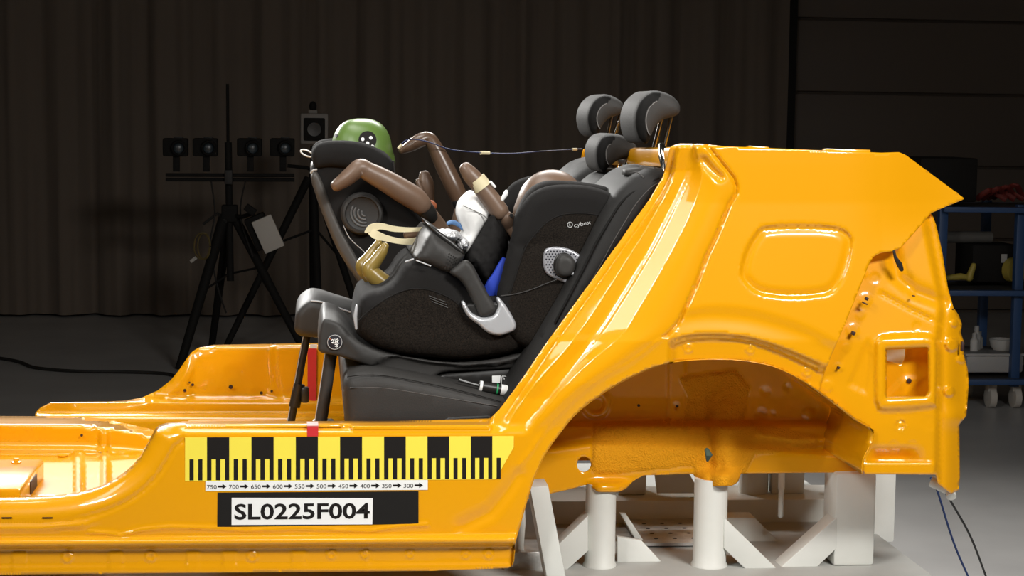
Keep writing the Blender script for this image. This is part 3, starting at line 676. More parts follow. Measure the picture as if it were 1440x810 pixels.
px_prism('brace', [(1018, 727), (1097, 804), (1054, 806), (1018, 771)], .26, .33)
px_prism('brace', [(1178, 726), (1178, 770), (1144, 802.5), (1092, 803)], .27, .34)
b0 = P(1176, 666, .27); b1 = P(1229, 800, .27)
box('square_post', ((b0.x+b1.x)/2, .27+.055, (b0.z+ZB)/2), (b1.x-b0.x, .11, b0.z-ZB), WHITE, sled, bevel=.008)
b0 = P(1212, 668, .62); b1 = P(1257, 795, .62)
box('square_post', ((b0.x+b1.x)/2, .67, (b0.z+ZB)/2), (b1.x-b0.x, .10, b0.z-ZB+.05), WHITE, sled, bevel=.008)
c = P(1100, 640, .45); d = P(1099, 688, .45); e = P(1098.5, 726, .45)
tube('hanging_rod', [(c.x, .45, c.z), (c.x, .45, d.z), (c.x, .45, d.z-.001), (c.x, .45, e.z), (c.x, .45, e.z-.004)], [.0085, .0085, .007, .007, .004], WHITE, sled, 14)
# longitudinal beam behind, with posts standing on it
z0 = P(1100, 702, .78).z; xa = P(760, 700, .78).x; xb = P(1190, 700, .78).x
box('rear_beam', ((xa+xb)/2, .78+.10, z0-.05), (xb-xa, .20, .10), WHITE, sled, bevel=.005)
box('rear_beam_web', ((xa+xb)/2+.08, .90, (z0-.10+ZB)/2), (xb-xa-.1, .02, z0-.10-ZB), WHITE, sled)
for u0, u1 in ((1041, 1082), (1084, 1130), (868, 908)):
    a, b = P(u0, 690, .86), P(u1, 690, .86)
    if u0 == 1041: disc_stack('round_post', ((a.x+b.x)/2, .88, z0), (0, 0, 1), [(0, (b.x-a.x)/2), (.2, (b.x-a.x)/2)], WHITE, sled, 32)
    else: box('beam_post', ((a.x+b.x)/2, .90, z0+.10), (b.x-a.x, .10, .20), WHITE, sled, bevel=.005)
px_prism('beam_brace', [(918, 640), (955, 640), (985, 694), (925, 694)], .82, .84)
px_prism('gusset', [(872, 722), (880, 722), (905, 760), (895, 761)], .50, .52)
px_prism('gusset_foot', [(868, 755), (902, 760), (932, 792), (868, 792)], .34, .36)
px_prism('inner_brace', [(1018, 728), (1062, 728), (1124, 792), (1062, 792)], .55, .62)
box('side_block', (P(735, 785, .30).x, .34, ZB+.02), (.10, .14, .05), GALV, sled, bevel=.004)
tube('rounded_plate', [P(731, 690, .30), P(733, 735, .30), P(731, 772, .30)], [.011, .011, .009], WHITE, sled, 12)
gp = thing('perforated_plate', 'scratched metal plate with small holes lying on the sled deck behind the posts', 'metal plate')
px0 = P(905, 770, .70); px1 = P(985, 770, .70)
box('plate', (P(940, 780, .62).x, .66, ZB+.008), (.20, .34, .008), GALV, gp)
for i in range(3):
    for j in range(4): disc_stack('hole_dark_spot', (P(940, 780, .62).x-.05+.05*i, .54+.06*j, ZB+.0122), (0, 0, 1), [(0, .006), (.0006, .006)], RUBBER, gp, 10)  # black discs painted for the dark inside the plate's holes
for i, (ys, us) in enumerate([([.55, .45, .35], [(1309, 672), (1318, 690), (1340, 760), (1362, 812), (1380, 850)]), ([.50, .42, .35], [(1320, 678), (1340, 710), (1365, 755), (1387, 812), (1400, 850)])]):
    pp = [P(u, v, .30+.02*k) for k, (u, v) in enumerate(us)]
    pp += [Vector((pp[-1].x+.10, pp[-1].y+.05, .25)), Vector((pp[-1].x+.22, pp[-1].y+.15, .02)), Vector((pp[-1].x+.6, pp[-1].y+.3, .004))]
    o = tube('hanging_cable', spath(pp, 5), .0028, mat('blue_cable' if i == 0 else 'black_cable', (.01, .03, .12) if i == 0 else (.02, .02, .02), .5), None, 8)
    tag(o, ['thin blue cable hanging from the rear corner of the car body', 'thin black cable hanging beside the blue one at the rear corner'][i], 'cable')

# ------------------------------------------------------------------ rear bench seat of the car
bench = thing('rear_bench_seat', 'black leather rear bench seat of the car with stitched side bolsters', 'car seat')
cush = [(486, 604), (484, 575), (482.5, 540), (488, 528), (510, 521), (540, 521), (600, 533), (650, 544), (700, 557), (745, 566), (770, 600), (770, 608)]
pillow('seat_cushion', cush, .43, .30, .035, LEATHER, bench, grid=.025)
pillow('seat_cushion', PA(cush, .13+.02)[:, [0, 2]], 1.05, .31, .035, LEATHER, bench, grid=.03, px=False)
for k, l in enumerate([[(492, 545), (500, 545.5), (530, 545), (561, 548.5), (600, 555), (650, 563), (699, 571)], [(488, 530), (510, 527.5), (545, 529), (600, 539), (650, 550), (705, 565)]]):
    tube('seam', spath([P(u, v, .1305+.004*k) for u, v in l], 5), .0012, STITCH if k == 0 else LEATHER2, bench, 6)
pillow('cushion_trim', [(616, 596), (628, 586.5), (650, 584.5), (690, 583), (700, 590), (690, 600), (620, 600)], .135, .008, .006, PLASTIC2, bench, grid=.01)
bk = [(672, 606), (705, 560), (745, 492), (788, 418), (822, 352), (848, 300), (868, 268), (890, 248), (912, 238), (930, 236), (944, 240), (948, 250), (925, 300), (870, 400), (800, 520), (750, 606)]
bkw = PA(bk, .15)[:, [0, 2]]
pillow('backrest', bkw, .345, .215, .045, LEATHER3, bench, grid=.03, px=False)
pillow('backrest', bkw+np.array([0.0, -.02]), .735, .17, .03, LEATHER3, bench, grid=.04, px=False)
pillow('backrest', bkw, 1.13, .215, .045, LEATHER3, bench, grid=.04, px=False)
sm = [(926.7, 250), (905, 262), (888, 272), (873, 286), (860, 306), (840, 339), (829, 361), (804, 410), (780, 455)]
tube('piping', spath([P(u, v, .137) for u, v in sm], 4), .0032, LEATHER2, bench, 8)
sm2 = [(936, 252), (915, 264), (895, 286), (880, 310), (862, 340), (845, 372), (820, 415)]
tube('seam', spath([P(u, v, .1292) for u, v in sm2], 4), .0012, STITCH, bench, 6)
tube('seam', spath([P(880, 240, .2), P(897, 243, .16), P(905, 250, .142)], 4), .0015, STITCH, bench, 6)
pillow('strap_pad', [(880, 239), (905, 236), (905, 246), (893, 249), (880, 247)], .24, .035, .006, LEATHER, bench, grid=.012)
for (u, v, y) in [(908, 238, .30), (914, 237, .42)]: box('rod_guide', P(u, v, y), (.03, .03, .012), PLASTIC2, bench, bevel=.003)
tube('belt_guide', [P(930, 205, .20), P(934, 218, .17), P(936, 232, .15), P(934, 240, .14)], [.008, .014, .012, .006], CHROME, bench, 10, round_cap=True)
def headrest(label, outline, Yn, hw, rods, zb):
    t = thing('head_restraint', label, 'headrest', 'head restraints of the bench seat')
    o3 = PA(outline, Yn)[:, [0, 2]]; os_ = smooth(o3, True, 4)
    n = len(outline); front = os_[:int(len(os_)*0.40)]
    def mf(c):
        d = dist(c, front); return ((d < .026) & (d > .003)).astype(int)
    pillow('cushion', os_, Yn+hw, hw, .036, LEATHER4, t, grid=.010, px=False, mats=[LEATHER4, LEATHER2], mifun=mf, power=2.2, n_edge=6)
    # stitched seam around the side cap
    cen = os_.mean(0); fn_ = resample(front[2:], .008); tg_ = np.gradient(fn_, axis=0); nn_ = np.stack([-tg_[:, 1], tg_[:, 0]], 1); nn_ /= np.linalg.norm(nn_, axis=1)[:, None]; nn_ *= np.sign(((cen-fn_)*nn_).sum(1).mean()); q = fn_+nn_*.0275
    tube('seam', [(x, Yn+.0012, z) for x, z in q], .0011, mat('pale_thread', (.2, .195, .19), .8), t, 6)
    for (u0, v0, u1, v1, y) in rods:
        tube('rod', [P(u0, v0, y), P(u1, v1, y)], .0062, CHROME, t, 14)
        tube('rod_collar', [P(u1, v1, y)+Vector((0, 0, -.012)), P(u1, v1, y)+Vector((0, 0, .004))], [.014, .010], PLASTIC2, t, 14)
    return t
headrest('large black headrest nearest the yellow pillar, raised on two rods', [(908, 203), (898, 194), (893, 172), (896, 152), (905, 137), (922, 127), (946, 133), (959, 146), (959, 159), (948, 165), (935, 169), (924, 180), (916, 199)], .30, .13, [(945, 160, 928, 234, .36), (931, 165, 913, 236, .52)], 0)
headrest('low black headrest in the middle of the bench, pulled down onto the backrest', [(850, 243), (841, 235), (838, 215), (842, 200), (852, 190), (872, 189), (893, 200), (899.5, 212), (893, 221), (873, 225), (859, 236)], .64, .12, [(888, 215, 880, 236, .68), (878, 218, 871, 238, .84)], 0)
headrest('black headrest farthest from the camera, raised behind the low middle one', [(838, 193), (830, 185), (826, 168), (829, 152), (838, 139), (852, 132), (870, 138), (880, 147), (880, 157), (871, 162), (858, 167), (849, 178), (843, 191)], .98, .13, [(873, 160, 864, 190, 1.03), (861, 163, 852, 205, 1.18)], 0)

# ------------------------------------------------------------------ near child seat (forward facing, with shield)
near = thing('child_seat', 'black child seat nearest the camera with speckled side wings and silver bracket', 'child seat')
NY = 0.205
def W2(pts, Y): return PA(pts, Y)[:, [0, 2]]
low = smooth([(501, 470), (500, 450), (503, 432), (509, 418), (521, 411), (538, 408), (556, 395), (568, 376), (586, 364), (615, 366), (640, 385), (662, 408), (700, 414), (760, 400), (800, 400), (795, 430), (770, 470), (735, 493), (700, 503), (652, 508), (600, 505), (561, 500), (527, 489)], True, 3)
seam_lo = [(503, 452), (520, 436), (545, 419), (570, 408), (592, 406), (615, 411), (640, 424), (652, 440)]
def lo_mf(c):
    poly = W2([(500, 454)]+seam_lo[1:]+[(668, 455), (690, 469), (728, 470), (735, 440), (716, 414), (900, 380), (900, 520), (560, 520), (490, 480)], NY); return inside(c, poly).astype(int)
pillow('seat_shell', W2(low, NY+.015), NY+.235, .235, .05, FABRIC2, near, grid=.014, px=False, mats=[FABRIC2, FABRIC], mifun=lo_mf, power=2.3)
tube('shell_seam', spath([P(u, v, NY-.0005) for u, v in seam_lo], 4), .0016, FABRIC2, near, 6)
wing = smooth([(700, 414), (706, 390), (713, 361), (724.5, 317), (733, 294), (747, 274), (769, 263), (796, 260), (829, 262), (856, 270), (875, 284), (868, 300), (846, 332), (826, 368), (806, 408), (790, 440), (765, 482), (740, 490), (712, 470), (702, 440)], True, 3)
wseam = [(716.7, 414), (726, 385), (738, 350), (748, 335), (764, 317), (780, 306), (796, 301), (820, 300), (840, 302), (862, 305)]
def wg_mf(c): return inside(c, W2(wseam+[(900, 330), (830, 500), (720, 490)], NY-.012)).astype(int)
def wg_warp(V):
    q = W2([(733, 346), (762, 342), (790, 340)], NY); d = dist(V, q); w = .006*np.exp(-(d/.012)**2); return np.stack([w, w*0], 1)
pillow('side_wing', W2(wing, NY), NY+.02, .034, .032, FABRIC2, near, grid=.012, px=False, mats=[FABRIC2, FABRIC], mifun=wg_mf, warp=wg_warp)
tube('wing_seam', spath([P(u, v, NY-.0145) for u, v in wseam], 4), .0016, FABRIC2, near, 6)
wl = smooth([(722, 320), (731, 290), (745, 267), (768, 255), (800, 255), (830, 258), (856, 267), (840, 300), (780, 330), (735, 340)], True, 3)
pillow('wing_lining', W2(wl, NY+.10), NY+.11, .05, .03, FABRIC2, near, grid=.015, px=False)
wing_far = W2([(u-0, v) for u, v in wing], NY)
pillow('side_wing', wing_far+np.array([0, .008]), NY+.45, .034, .032, FABRIC2, near, grid=.018, px=False)
back = smooth([(742, 470), (760, 400), (775, 340), (800, 285), (840, 270), (872, 286), (850, 330), (810, 408), (780, 465)], True, 3)
pillow('seat_back', W2(back, NY), NY+.235, .21, .03, FABRIC2, near, grid=.02, px=False)
# wing vent with protruding side-impact knob
vent = smooth([(768, 350), (782, 347), (800, 350), (815, 358), (823, 368), (824, 380), (815, 392), (802, 399), (785, 394), (770, 386), (764, 374), (764, 360)], True, 4)
MESHM = mat('silver_mesh', (.42, .42, .45), .35, .4)
pillow('vent_ring', W2(vent, NY-.018), NY-.016, .007, .005, MESHM, near, grid=.008, px=False)
HOLEM = mat('vent_hole_black', (.012, .012, .02), .5); cenv = np.array((795, 373)); cnt = 0
for i in range(-8, 9):
    for j in range(-8, 9):
        q = np.array((794+i*4.3+(j % 2)*2.15, 372+j*3.7)); w = (q-cenv) @ np.array([[.94, .34], [-.34, .94]])
        dd = dist([q], vent, True)[0]
        if inside([q], vent)[0] and dd > 3.6 and np.hypot((q[0]-794)/15.5, (q[1]-374)/18.5) > 1.05:
            c = P(q[0], q[1], NY-.0231); h = disc_stack('vent_hole', c, (0, -1, 0), [(0, .0021), (.0006, .0021)], HOLEM, near, 6); cnt += 1
        if cnt >= 120: break
pillow('vent_recess', W2(smooth([(783, 358), (798, 356), (808, 368), (807, 386), (796, 393), (783, 388), (778, 374)], True, 3), NY-.024), NY-.022, .003, .002, PLASTIC2, near, grid=.01, px=False)
kn = pillow('side_protector_knob', W2(smooth([(784, 362), (794, 357), (804, 361), (809, 371), (806, 383), (798, 389), (787, 388), (781, 378)], True, 3), NY-.03), NY-.035, .016, .014, PLASTIC, near, grid=.007, px=False)
tube('knob_lever', [P(802, 383, NY-.04), P(808, 386, NY-.035), P(803, 394, NY-.03)], [.005, .006, .004], SILVER, near, 8, round_cap=True)
# lettering on the wing
PRINTG = mat('light_grey_print', (.45, .45, .44), .6)
o = P(807.5, 319.8, NY-.0165); e = P(831, 315.0, NY-.0165); xd = (e-o); wd = xd.length; xd.normalize(); zd = Vector((-xd.z, 0, xd.x))
text_mesh('wing_lettering', 'cybex', 6.2*PXM(NY), PRINTG, near, o, xdir=tuple(xd), zdir=tuple(zd), width=wd)
cl = P(801.5, 316, NY-.0165)
tube('wing_emblem', [(cl.x+.0062*math.cos(w), cl.y, cl.z+.0062*math.sin(w)) for w in np.linspace(0, 2*math.pi, 17)], .0009, PRINTG, near, 6)
text_mesh('emblem_letter', 'X', 4.2*PXM(NY), PRINTG, near, cl+Vector((-.0030, 0, -.0034)), xdir=tuple(xd), zdir=tuple(zd), width=.006)
tube('draw_cord', spath([P(789, 391, NY-.03), P(770, 398, NY-.022), P(745, 408, NY-.018), P(722, 414, NY-.016), P(704, 416, NY-.012)], 4), .0014, PLASTIC, near, 6)
# embossed tab on the shell
for k in range(3):
    a = P(603+k*2, 416-0.3*k+k*4.2, NY-.001); b = P(627+k*1.5, 425+k*4, NY-.001); tube('embossed_line', [a, b], .0013, PLASTIC2, near, 6)
# impact shield: pad, side arm, bracket
pad = smooth([(606, 328), (624, 337), (646, 353), (655, 360), (648, 372), (634, 385), (608, 375), (584, 366), (590, 354)], True, 3)
shield = thing('impact_shield', 'charcoal plastic impact shield across the lap of the near child seat', 'impact shield')
pillow('shield_pad', W2(pad, NY-.02), NY+.215, .235, .03, PLASTIC, shield, grid=.012, px=False)
for i in range(5):
    for j in range(6-i):
        u, v = 626+i*4.2+j*1.2, 377-i*2.2-j*4.0
        if inside([(u, v)], pad)[0] and dist([(u, v)], pad, True)[0] > 3: disc_stack('pad_perforation', P(u, v, NY-.0196), (0, -1, 0), [(0, .0018), (.0008, .0018)], PLASTIC2, shield, 6)
pillow('shield_flap', W2([(606, 319), (612, 322), (640, 342), (655, 356), (652, 360), (640, 351), (612, 329)], NY-.02), NY+.20, .20, .003, PLASTIC2, shield, grid=.012, px=False)
arm = smooth([(633, 384), (644, 373), (656, 366), (666, 374), (675, 391), (686, 412), (698, 434), (690, 444), (676, 446), (668, 430), (656, 406), (647, 394)], True, 3)
pillow('shield_arm', W2(arm, NY-.03), NY-.012, .016, .013, PLASTIC, shield, grid=.009, px=False)
tube('pad_trim', [P(570, 368, NY-.022), P(582, 364, NY-.022)], .002, SILVER, shield, 6)
tube('pad_trim', [P(585, 366, NY-.022), P(606, 374, NY-.023)], .0016, SILVER, shield, 6)
brk = [(649.5, 427), (653, 424), (658.5, 433.7), (666, 442), (676.7, 446.7), (687, 446.5), (695, 443), (701, 431), (699, 421), (703, 419.5), (715.6, 436), (726, 456), (723, 465), (712, 470), (701, 472), (687, 468.7), (674, 458), (657, 444)]
pillow('anchor_bracket', W2(smooth(brk, True, 3), NY-.025), NY-.008, .020, .008, SILVER, near, grid=.008, px=False)
pillow('bracket_insert', W2(smooth([(655, 428), (700, 425), (702, 436), (694, 446), (676, 449), (662, 440)], True, 2), NY-.02), NY-.008, .009, .006, PLASTIC2, near, grid=.01, px=False)
tube('pocket_trim', [P(501.5, 430, NY-.001), P(499.5, 445, NY-.002), P(501, 462, NY-.001)], [.003, .005, .003], SILVER, near, 8, round_cap=True)
# base with front foot housing and support leg
base = thing('seat_base', 'charcoal plastic base of the near child seat with round badge on its front end', 'child seat base')
bo = [(449, 470), (455, 449), (470, 451), (480, 457), (492, 468), (507, 481), (535, 493), (587, 504), (639, 510), (700, 505), (740, 493), (766, 483), (775, 485), (760, 512), (720, 520), (660, 523), (622, 526), (604, 537), (575, 533), (546, 528), (521, 516), (478, 502), (450, 496), (448, 484)]
def base_warp(V):
    rid = W2([(480, 470), (510, 500), (535, 506), (560, 502), (600, 508), (660, 511), (720, 505)], NY+.03); d = dist(V, rid); z = rid
    rec = W2([(518, 517), (534, 507), (548, 500), (562, 500), (600, 508), (650, 513), (700, 511), (745, 500), (770, 500), (770, 540), (600, 545), (540, 530)], NY+.03)
    w = -.004*np.exp(-(d/.010)**2)+.014*np.where(inside(V, rec), sst(0, .006, dist(V, rec, True)), 0); return np.stack([w, -w], 1)
pillow('base_body', W2(smooth(bo, True, 3), NY+.03), NY+.235, .205, .011, PLASTIC, base, grid=.008, px=False, warp=base_warp)
pillow('base_underside', W2([(540, 526), (606, 533), (622, 524), (745, 512), (770, 500), (745, 556), (700, 552), (640, 540), (560, 532)], NY+.05), NY+.235, .18, .01, PLASTIC2, base, grid=.03, px=False)
bc = P(470.7, 481, NY+.0285)
disc_stack('badge', bc, (0, -1, 0), [(0, 11.3*PXM(NY)), (.003, 11.3*PXM(NY)), (.0035, 10.6*PXM(NY))], mat('badge_black', (.015, .014, .02), .4), base, 32)
tube('badge_ring', [(bc.x+.0172*math.cos(w), bc.y-.0036, bc.z+.0172*math.sin(w)) for w in np.linspace(0, 2*math.pi, 33)], .0008, PRINTG, base, 6)
for l in ([(-6, -2), (-3, -4), (-2, 0), (-5, 1), (-2, 2)], [(0, -5), (1, 0), (-1, 2)], [(2, -3), (5, -5), (4, -1), (2, 0)], [(6, -3), (4, 1), (7, 2)], [(0, 4), (3, 3), (2, 7), (0, 6)], [(4, 3), (5, 6), (3, 8)]):
    tube('badge_stroke', spath([P(470.7+a*.9, 481+b*.9, NY+.0245) for a, b in l], 3), .0010, PLAINWHITE, base, 6)
tube('red_dot_mark', [P(463.5, 476, NY+.0245), P(464.8, 477, NY+.0245)], .0012, mat('orange_mark', (.7, .15, .03), .5), base, 6)
leg = [P(467, 488, NY+.10), P(459.5, 540, NY+.10), P(451.5, 592, NY+.10), P(450, 600, NY+.10)]
tube('support_leg', leg, 8.6*PXM(NY+.1), PLASTIC, base, 20, flat=1.25)
tube('leg_edge_strip', [p+Vector((-.0145, -.004, 0)) for p in leg[:3]], .0018, PRINTG, base, 6)
f0 = leg[-1]; box('leg_foot', (f0.x+.008, f0.y, f0.z+.0), (.055, .09, .028), PLASTIC2, base, bevel=.008)
box('leg_foot_pad', (f0.x+.008, f0.y, (f0.z+ZF)/2-.004), (.04, .07, f0.z-ZF-.012), PLASTIC2, base, bevel=.004)
# stickers and belt tensioner tube under the base
for pts, m_ in ([[(692, 528.5), (704, 528), (703, 538.5), (692, 538)], PLAINWHITE], [[(715, 524.5), (722, 524.5), (721, 529), (715, 529)], PRINTG]):
    quad_plate('sticker', pts, m_, base, y=NY+.049)
lbl = [(706, 529), (719, 529.5), (718, 543), (705, 542)]
tube('pictogram_frame', [P(u, v, NY+.048) for u, v in lbl+lbl[:1]], .0010, PLAINWHITE, base, 6)
for l in ([(708, 531), (710, 535), (709, 540), (714, 541), (716, 538)], [(710, 533), (714, 534), (713, 538)]): tube('pictogram_mark', spath([P(u, v, NY+.048) for u, v in l], 3), .0019, PLAINWHITE, base, 6)
rc = P(730, 533, NY+.049); tube('pictogram_ring', [(rc.x+.0135*math.cos(w), rc.y, rc.z+.0135*math.sin(w)) for w in np.linspace(0, 2*math.pi, 25)], .0009, PLAINWHITE, base, 6)
text_mesh('pictogram_letter', 'L', 6*PXM(NY), PLAINWHITE, base, P(727.5, 536, NY+.048))
ten = thing('cable_connector', 'black cylinder connector with white cap and green ring lying under the near seat base', 'connector')
tube('barrel', [P(675, 543, NY-.03), P(713, 549.5, NY-.03)], 7.6*PXM(NY), PLASTIC2, ten, 20)
tube('end_cap', [P(674.5, 543, NY-.03), P(678, 543.6, NY-.03)], 8*PXM(NY), PLAINWHITE, ten, 20)
tube('green_ring', [P(698, 547, NY-.03), P(700, 547.3, NY-.03)], 7.9*PXM(NY), mat('green_ring', (.02, .35, .12), .5), ten, 20)
tube('white_band', [P(704, 548, NY-.03), P(713, 549.5, NY-.03)], 7.9*PXM(NY), PLAINWHITE, ten, 20)
tube('pull_strap', [P(676, 543, NY-.03), P(660, 538.5, NY-.03), P(645, 534, NY-.03)], [.004, .004, .005], PLASTIC2, ten, 8)

# ------------------------------------------------------------------ far child seat (rear facing)
FS = 0.93
far = thing('child_seat', 'black rear-facing child seat behind, with round arc-marked disc on its tall shell', 'child seat')
fw_ = smooth([(437, 248), (446, 280), (456, 308), (473, 348), (493, 381), (513, 406), (545, 425), (600, 425), (650, 400), (650, 360), (628, 338), (605, 318), (586, 297), (566, 272), (556, 250), (553, 228), (540, 213), (515, 204), (490, 202), (460, 206), (444, 222)], True, 3)
GREYSH = mat('grey_shell_plastic', (.062, .056, .05), .5)
def fs_mf(c):
    l = W2([(437, 248), (456, 300), (473, 348), (493, 381), (513, 406), (530, 420)], FS); return (dist(c, l) < .030).astype(int)
pillow('shell_side', W2(fw_, FS), FS+.035, .035, .03, FABRIC2, far, grid=.016, px=False)
pillow('shell_rim', W2(smooth([(437, 250), (446, 280), (456, 308), (473, 348), (493, 381), (513, 406), (530, 419), (542, 417), (524, 396), (508, 370), (488, 335), (471, 300), (457, 262), (446, 241)], True, 3), FS-.004), FS+.022, .030, .012, GREYSH, far, grid=.014, px=False)
pillow('shell_side', W2(fw_, FS), FS+.41, .035, .03, FABRIC2, far, grid=.025, px=False)
fb_ = smooth([(437, 250), (456, 308), (493, 381), (513, 406), (560, 425), (640, 420), (640, 400), (560, 395), (520, 370), (490, 310), (470, 245), (450, 225), (439, 230)], True, 3)
pillow('shell_back', W2(fb_, FS), FS+.22, .20, .02, GREYSH, far, grid=.025, px=False)
hp = smooth([(438, 222), (440, 210), (450, 201), (470, 198), (492, 198.5), (515, 202), (535, 211), (550, 223), (556, 240), (550, 248), (530, 246), (500, 240), (465, 236), (445, 238)], True, 3)
pillow('head_pad', W2(hp, FS-.02), FS+.03, .055, .03, FABRIC2, far, grid=.014, px=False)
pillow('head_pad', W2(hp, FS-.02), FS+.42, .055, .03, FABRIC2, far, grid=.02, px=False)
dc = P(509, 300, FS-.005); s = PXM(FS)
disc_stack('side_protector_disc', dc, (0, -1, 0), [(0, 30*s), (.018, 29.5*s), (.026, 27*s), (.028, 24*s), (.022, 22.5*s), (.020, 20*s)], PLASTIC, far, 48)
for k, r in enumerate((4, 9, 14, 18.5)):
    w = np.linspace(math.radians(150), math.radians(280), 14)
    tube('arc_mark', [(dc.x+r*s*math.cos(t)+3*s, dc.y-.021, dc.z+r*s*math.sin(t)+1*s) for t in w], .0028, mat('arc_grey', (.11, .11, .11), .5), far, 6, round_cap=True)
tube('shell_loop', [tuple(P(431.5, 215.5, FS+.1)+Vector((.017*math.cos(t), 0, .008*math.sin(t)-.006*math.cos(t)))) for t in np.linspace(0, 2*math.pi, 21)], .0022, PLAINWHITE, far, 8)
tube('shell_trim', [P(437, 243, FS+.01), P(441, 239, FS), P(446, 238, FS)], .003, PRINTG, far, 6)
tube('edge_piping', spath([P(553, 226, FS-.01), P(560, 262, FS-.008), P(589, 301, FS-.004), P(606, 318, FS-.004), P(630, 338, FS-.004)], 4), .003, PLASTIC2, far, 8)
tube('thin_wire', spath([P(483, 317, FS-.02), P(492, 335, FS-.02), P(512, 354, FS-.02), P(530, 372, FS-.02)], 4), .0012, PRINTG, far, 6)
fbase = thing('seat_base', 'dark plastic base of the rear-facing seat behind, its leg standing left of the other', 'child seat base')
fbo = smooth([(415, 447), (419, 436), (427, 428), (438, 423), (452, 425), (470, 431), (496, 439), (540, 455), (620, 470), (700, 470), (690, 500), (600, 500), (500, 490), (450, 477), (417, 471)], True, 3)
pillow('base_body', W2(fbo, FS+.02), FS+.22, .20, .02, PLASTIC, fbase, grid=.018, px=False)
tube('base_edge_trim', spath([P(437, 423, FS+.03), P(452, 424.5, FS+.03), P(470, 431, FS+.03), P(493, 439, FS+.03)], 4), .0028, SILVER, fbase, 6)
fleg = [P(433, 465, FS+.12), P(424, 510, FS+.12), P(409, 594, FS+.12)]
tube('support_leg', fleg, 5.6*PXM(FS+.12), PLASTIC2, fbase, 16)
tube('leg_edge_strip', [fleg[0]+Vector((-.010, -.006, 0)), fleg[2]+Vector((-.010, -.006, 0))], .0016, PRINTG, fbase, 6)
tube('leg_sleeve', [P(421, 540, FS+.12), P(414, 572, FS+.12)], 8*PXM(FS+.12), PLASTIC2, fbase, 16)
box('sleeve_latch', P(429, 555, FS+.11), (.022, .03, .045), PLASTIC2, fbase, bevel=.006)
fl = fleg[-1]; tube('leg_lower', [fl, Vector((fl.x-.004, fl.y, ZF+.012))], .010, PLASTIC2, fbase, 14)
box('leg_foot', (fl.x, fl.y, ZF+.012), (.09, .07, .022), PLASTIC2, fbase, bevel=.006)

# ------------------------------------------------------------------ dummies
def limb(name, pts, rad, mat_, parent, flat=None, seg=20):
    """limb given as (u, v, Y) points and radii in photograph pixels"""
    p3 = [P(*q) for q in pts]; r = [a*PXM(q[2]) for a, q in zip(rad, pts)]
    arr = np.array([list(p)+[rr, ff] for p, rr, ff in zip(p3, r, np.broadcast_to(1.0 if flat is None else flat, (len(r),)))]); sm_ = smooth(arr, False, 5)
    return tube(name, sm_[:, :3], sm_[:, 3], mat_, parent, seg, flat=sm_[:, 4], round_cap=True, auto=None)
def ellipsoid(name, c, r, mat_, parent, fn=None, nu=32, nv=22):
    V = []; F = []
    for i in range(nv+1):
        th = math.pi*i/nv
        for j in range(nu):
            ph = 2*math.pi*j/nu; n = Vector((math.sin(th)*math.cos(ph), math.sin(th)*math.sin(ph), math.cos(th)))
            k = fn(n) if fn else 1.0; V.append(Vector(c)+Vector((n.x*r[0], n.y*r[1], n.z*r[2]))*k)
    for i in range(nv):
        for j in range(nu): F.append((i*nu+j, (i+1)*nu+j, (i+1)*nu+(j+1) % nu, i*nu+(j+1) % nu))
    return mesh(name, V, F, mat_, parent)
# rear-facing dummy with green head, legs thrown up towards the head
d1 = thing('crash_test_dummy', 'child crash dummy with green head and raised brown legs in the rear-facing seat behind', 'dummy')
HY = 1.13; hc = P(508, 219, HY); s = PXM(HY)
def face(n):   # brow, nose and chin turned towards the rear of the car (+X)
    k = 1.0+0.03*max(0, n.x)*(1 if n.z < .2 else .5)
    k += 0.10*math.exp(-((n.y/.16)**2+((n.z+.12)/.16)**2))*max(0, n.x)
    k -= 0.05*math.exp(-(((abs(n.y)-.34)/.14)**2+((n.z-.05)/.12)**2))*max(0, n.x)
    k += 0.05*math.exp(-((n.y/.3)**2+((n.z+.62)/.2)**2))*max(0, n.x)
    return k
def dome(n): return face(n)*(abs(n.x)**2.5+abs(n.y)**2.5+abs(n.z)**2.5)**(-1/2.5)
ellipsoid('head', hc, (42.5*s, 40*s, 52*s), GREEN, d1, dome)
from mathutils.bvhtree import BVHTree
hm = bpy.data.objects[[o.name for o in d1.children if o.name.startswith('head')][0]].data
hbvh = BVHTree.FromPolygons([v.co.copy() for v in hm.vertices], [tuple(p.vertices) for p in hm.polygons])
def on_head(u, v, off=0.002):
    o_ = Vector(CC); d_ = (P(u, v, 0)-o_).normalized(); h_ = hbvh.ray_cast(o_, d_)
    if h_[0] is None: return P(u, v, HY), d_
    n_ = h_[1] if h_[1].dot(d_) < 0 else -h_[1]
    return h_[0]+n_*off, n_
def head_patch(name, u, v, r, m_, off, parent):
    V = [on_head(u, v, off)[0]]; F = []; n = 20
    for kk in (0.5, 1.0):
        for i in range(n): w = 2*math.pi*i/n; V.append(on_head(u+r*kk*math.cos(w), v+r*kk*math.sin(w), off)[0])
    for i in range(n): F.append((0, 1+i, 1+(i+1) % n)); F.append((1+i, 1+n+i, 1+n+(i+1) % n, 1+(i+1) % n))
    return mesh(name, V, F, m_, parent)
tg = head_patch('head_target', 516.7, 197, 12.6, PRINTBLACK, .0012, d1)
for u, v in [(510, 196), (521.3, 194), (516.7, 201.5), (523.5, 206)]: head_patch('target_dot', u, v, 2.5, PLAINWHITE, .0022, tg)
head_patch('ear_hole', 473, 191, 2.6, RUBBER, .001, d1)
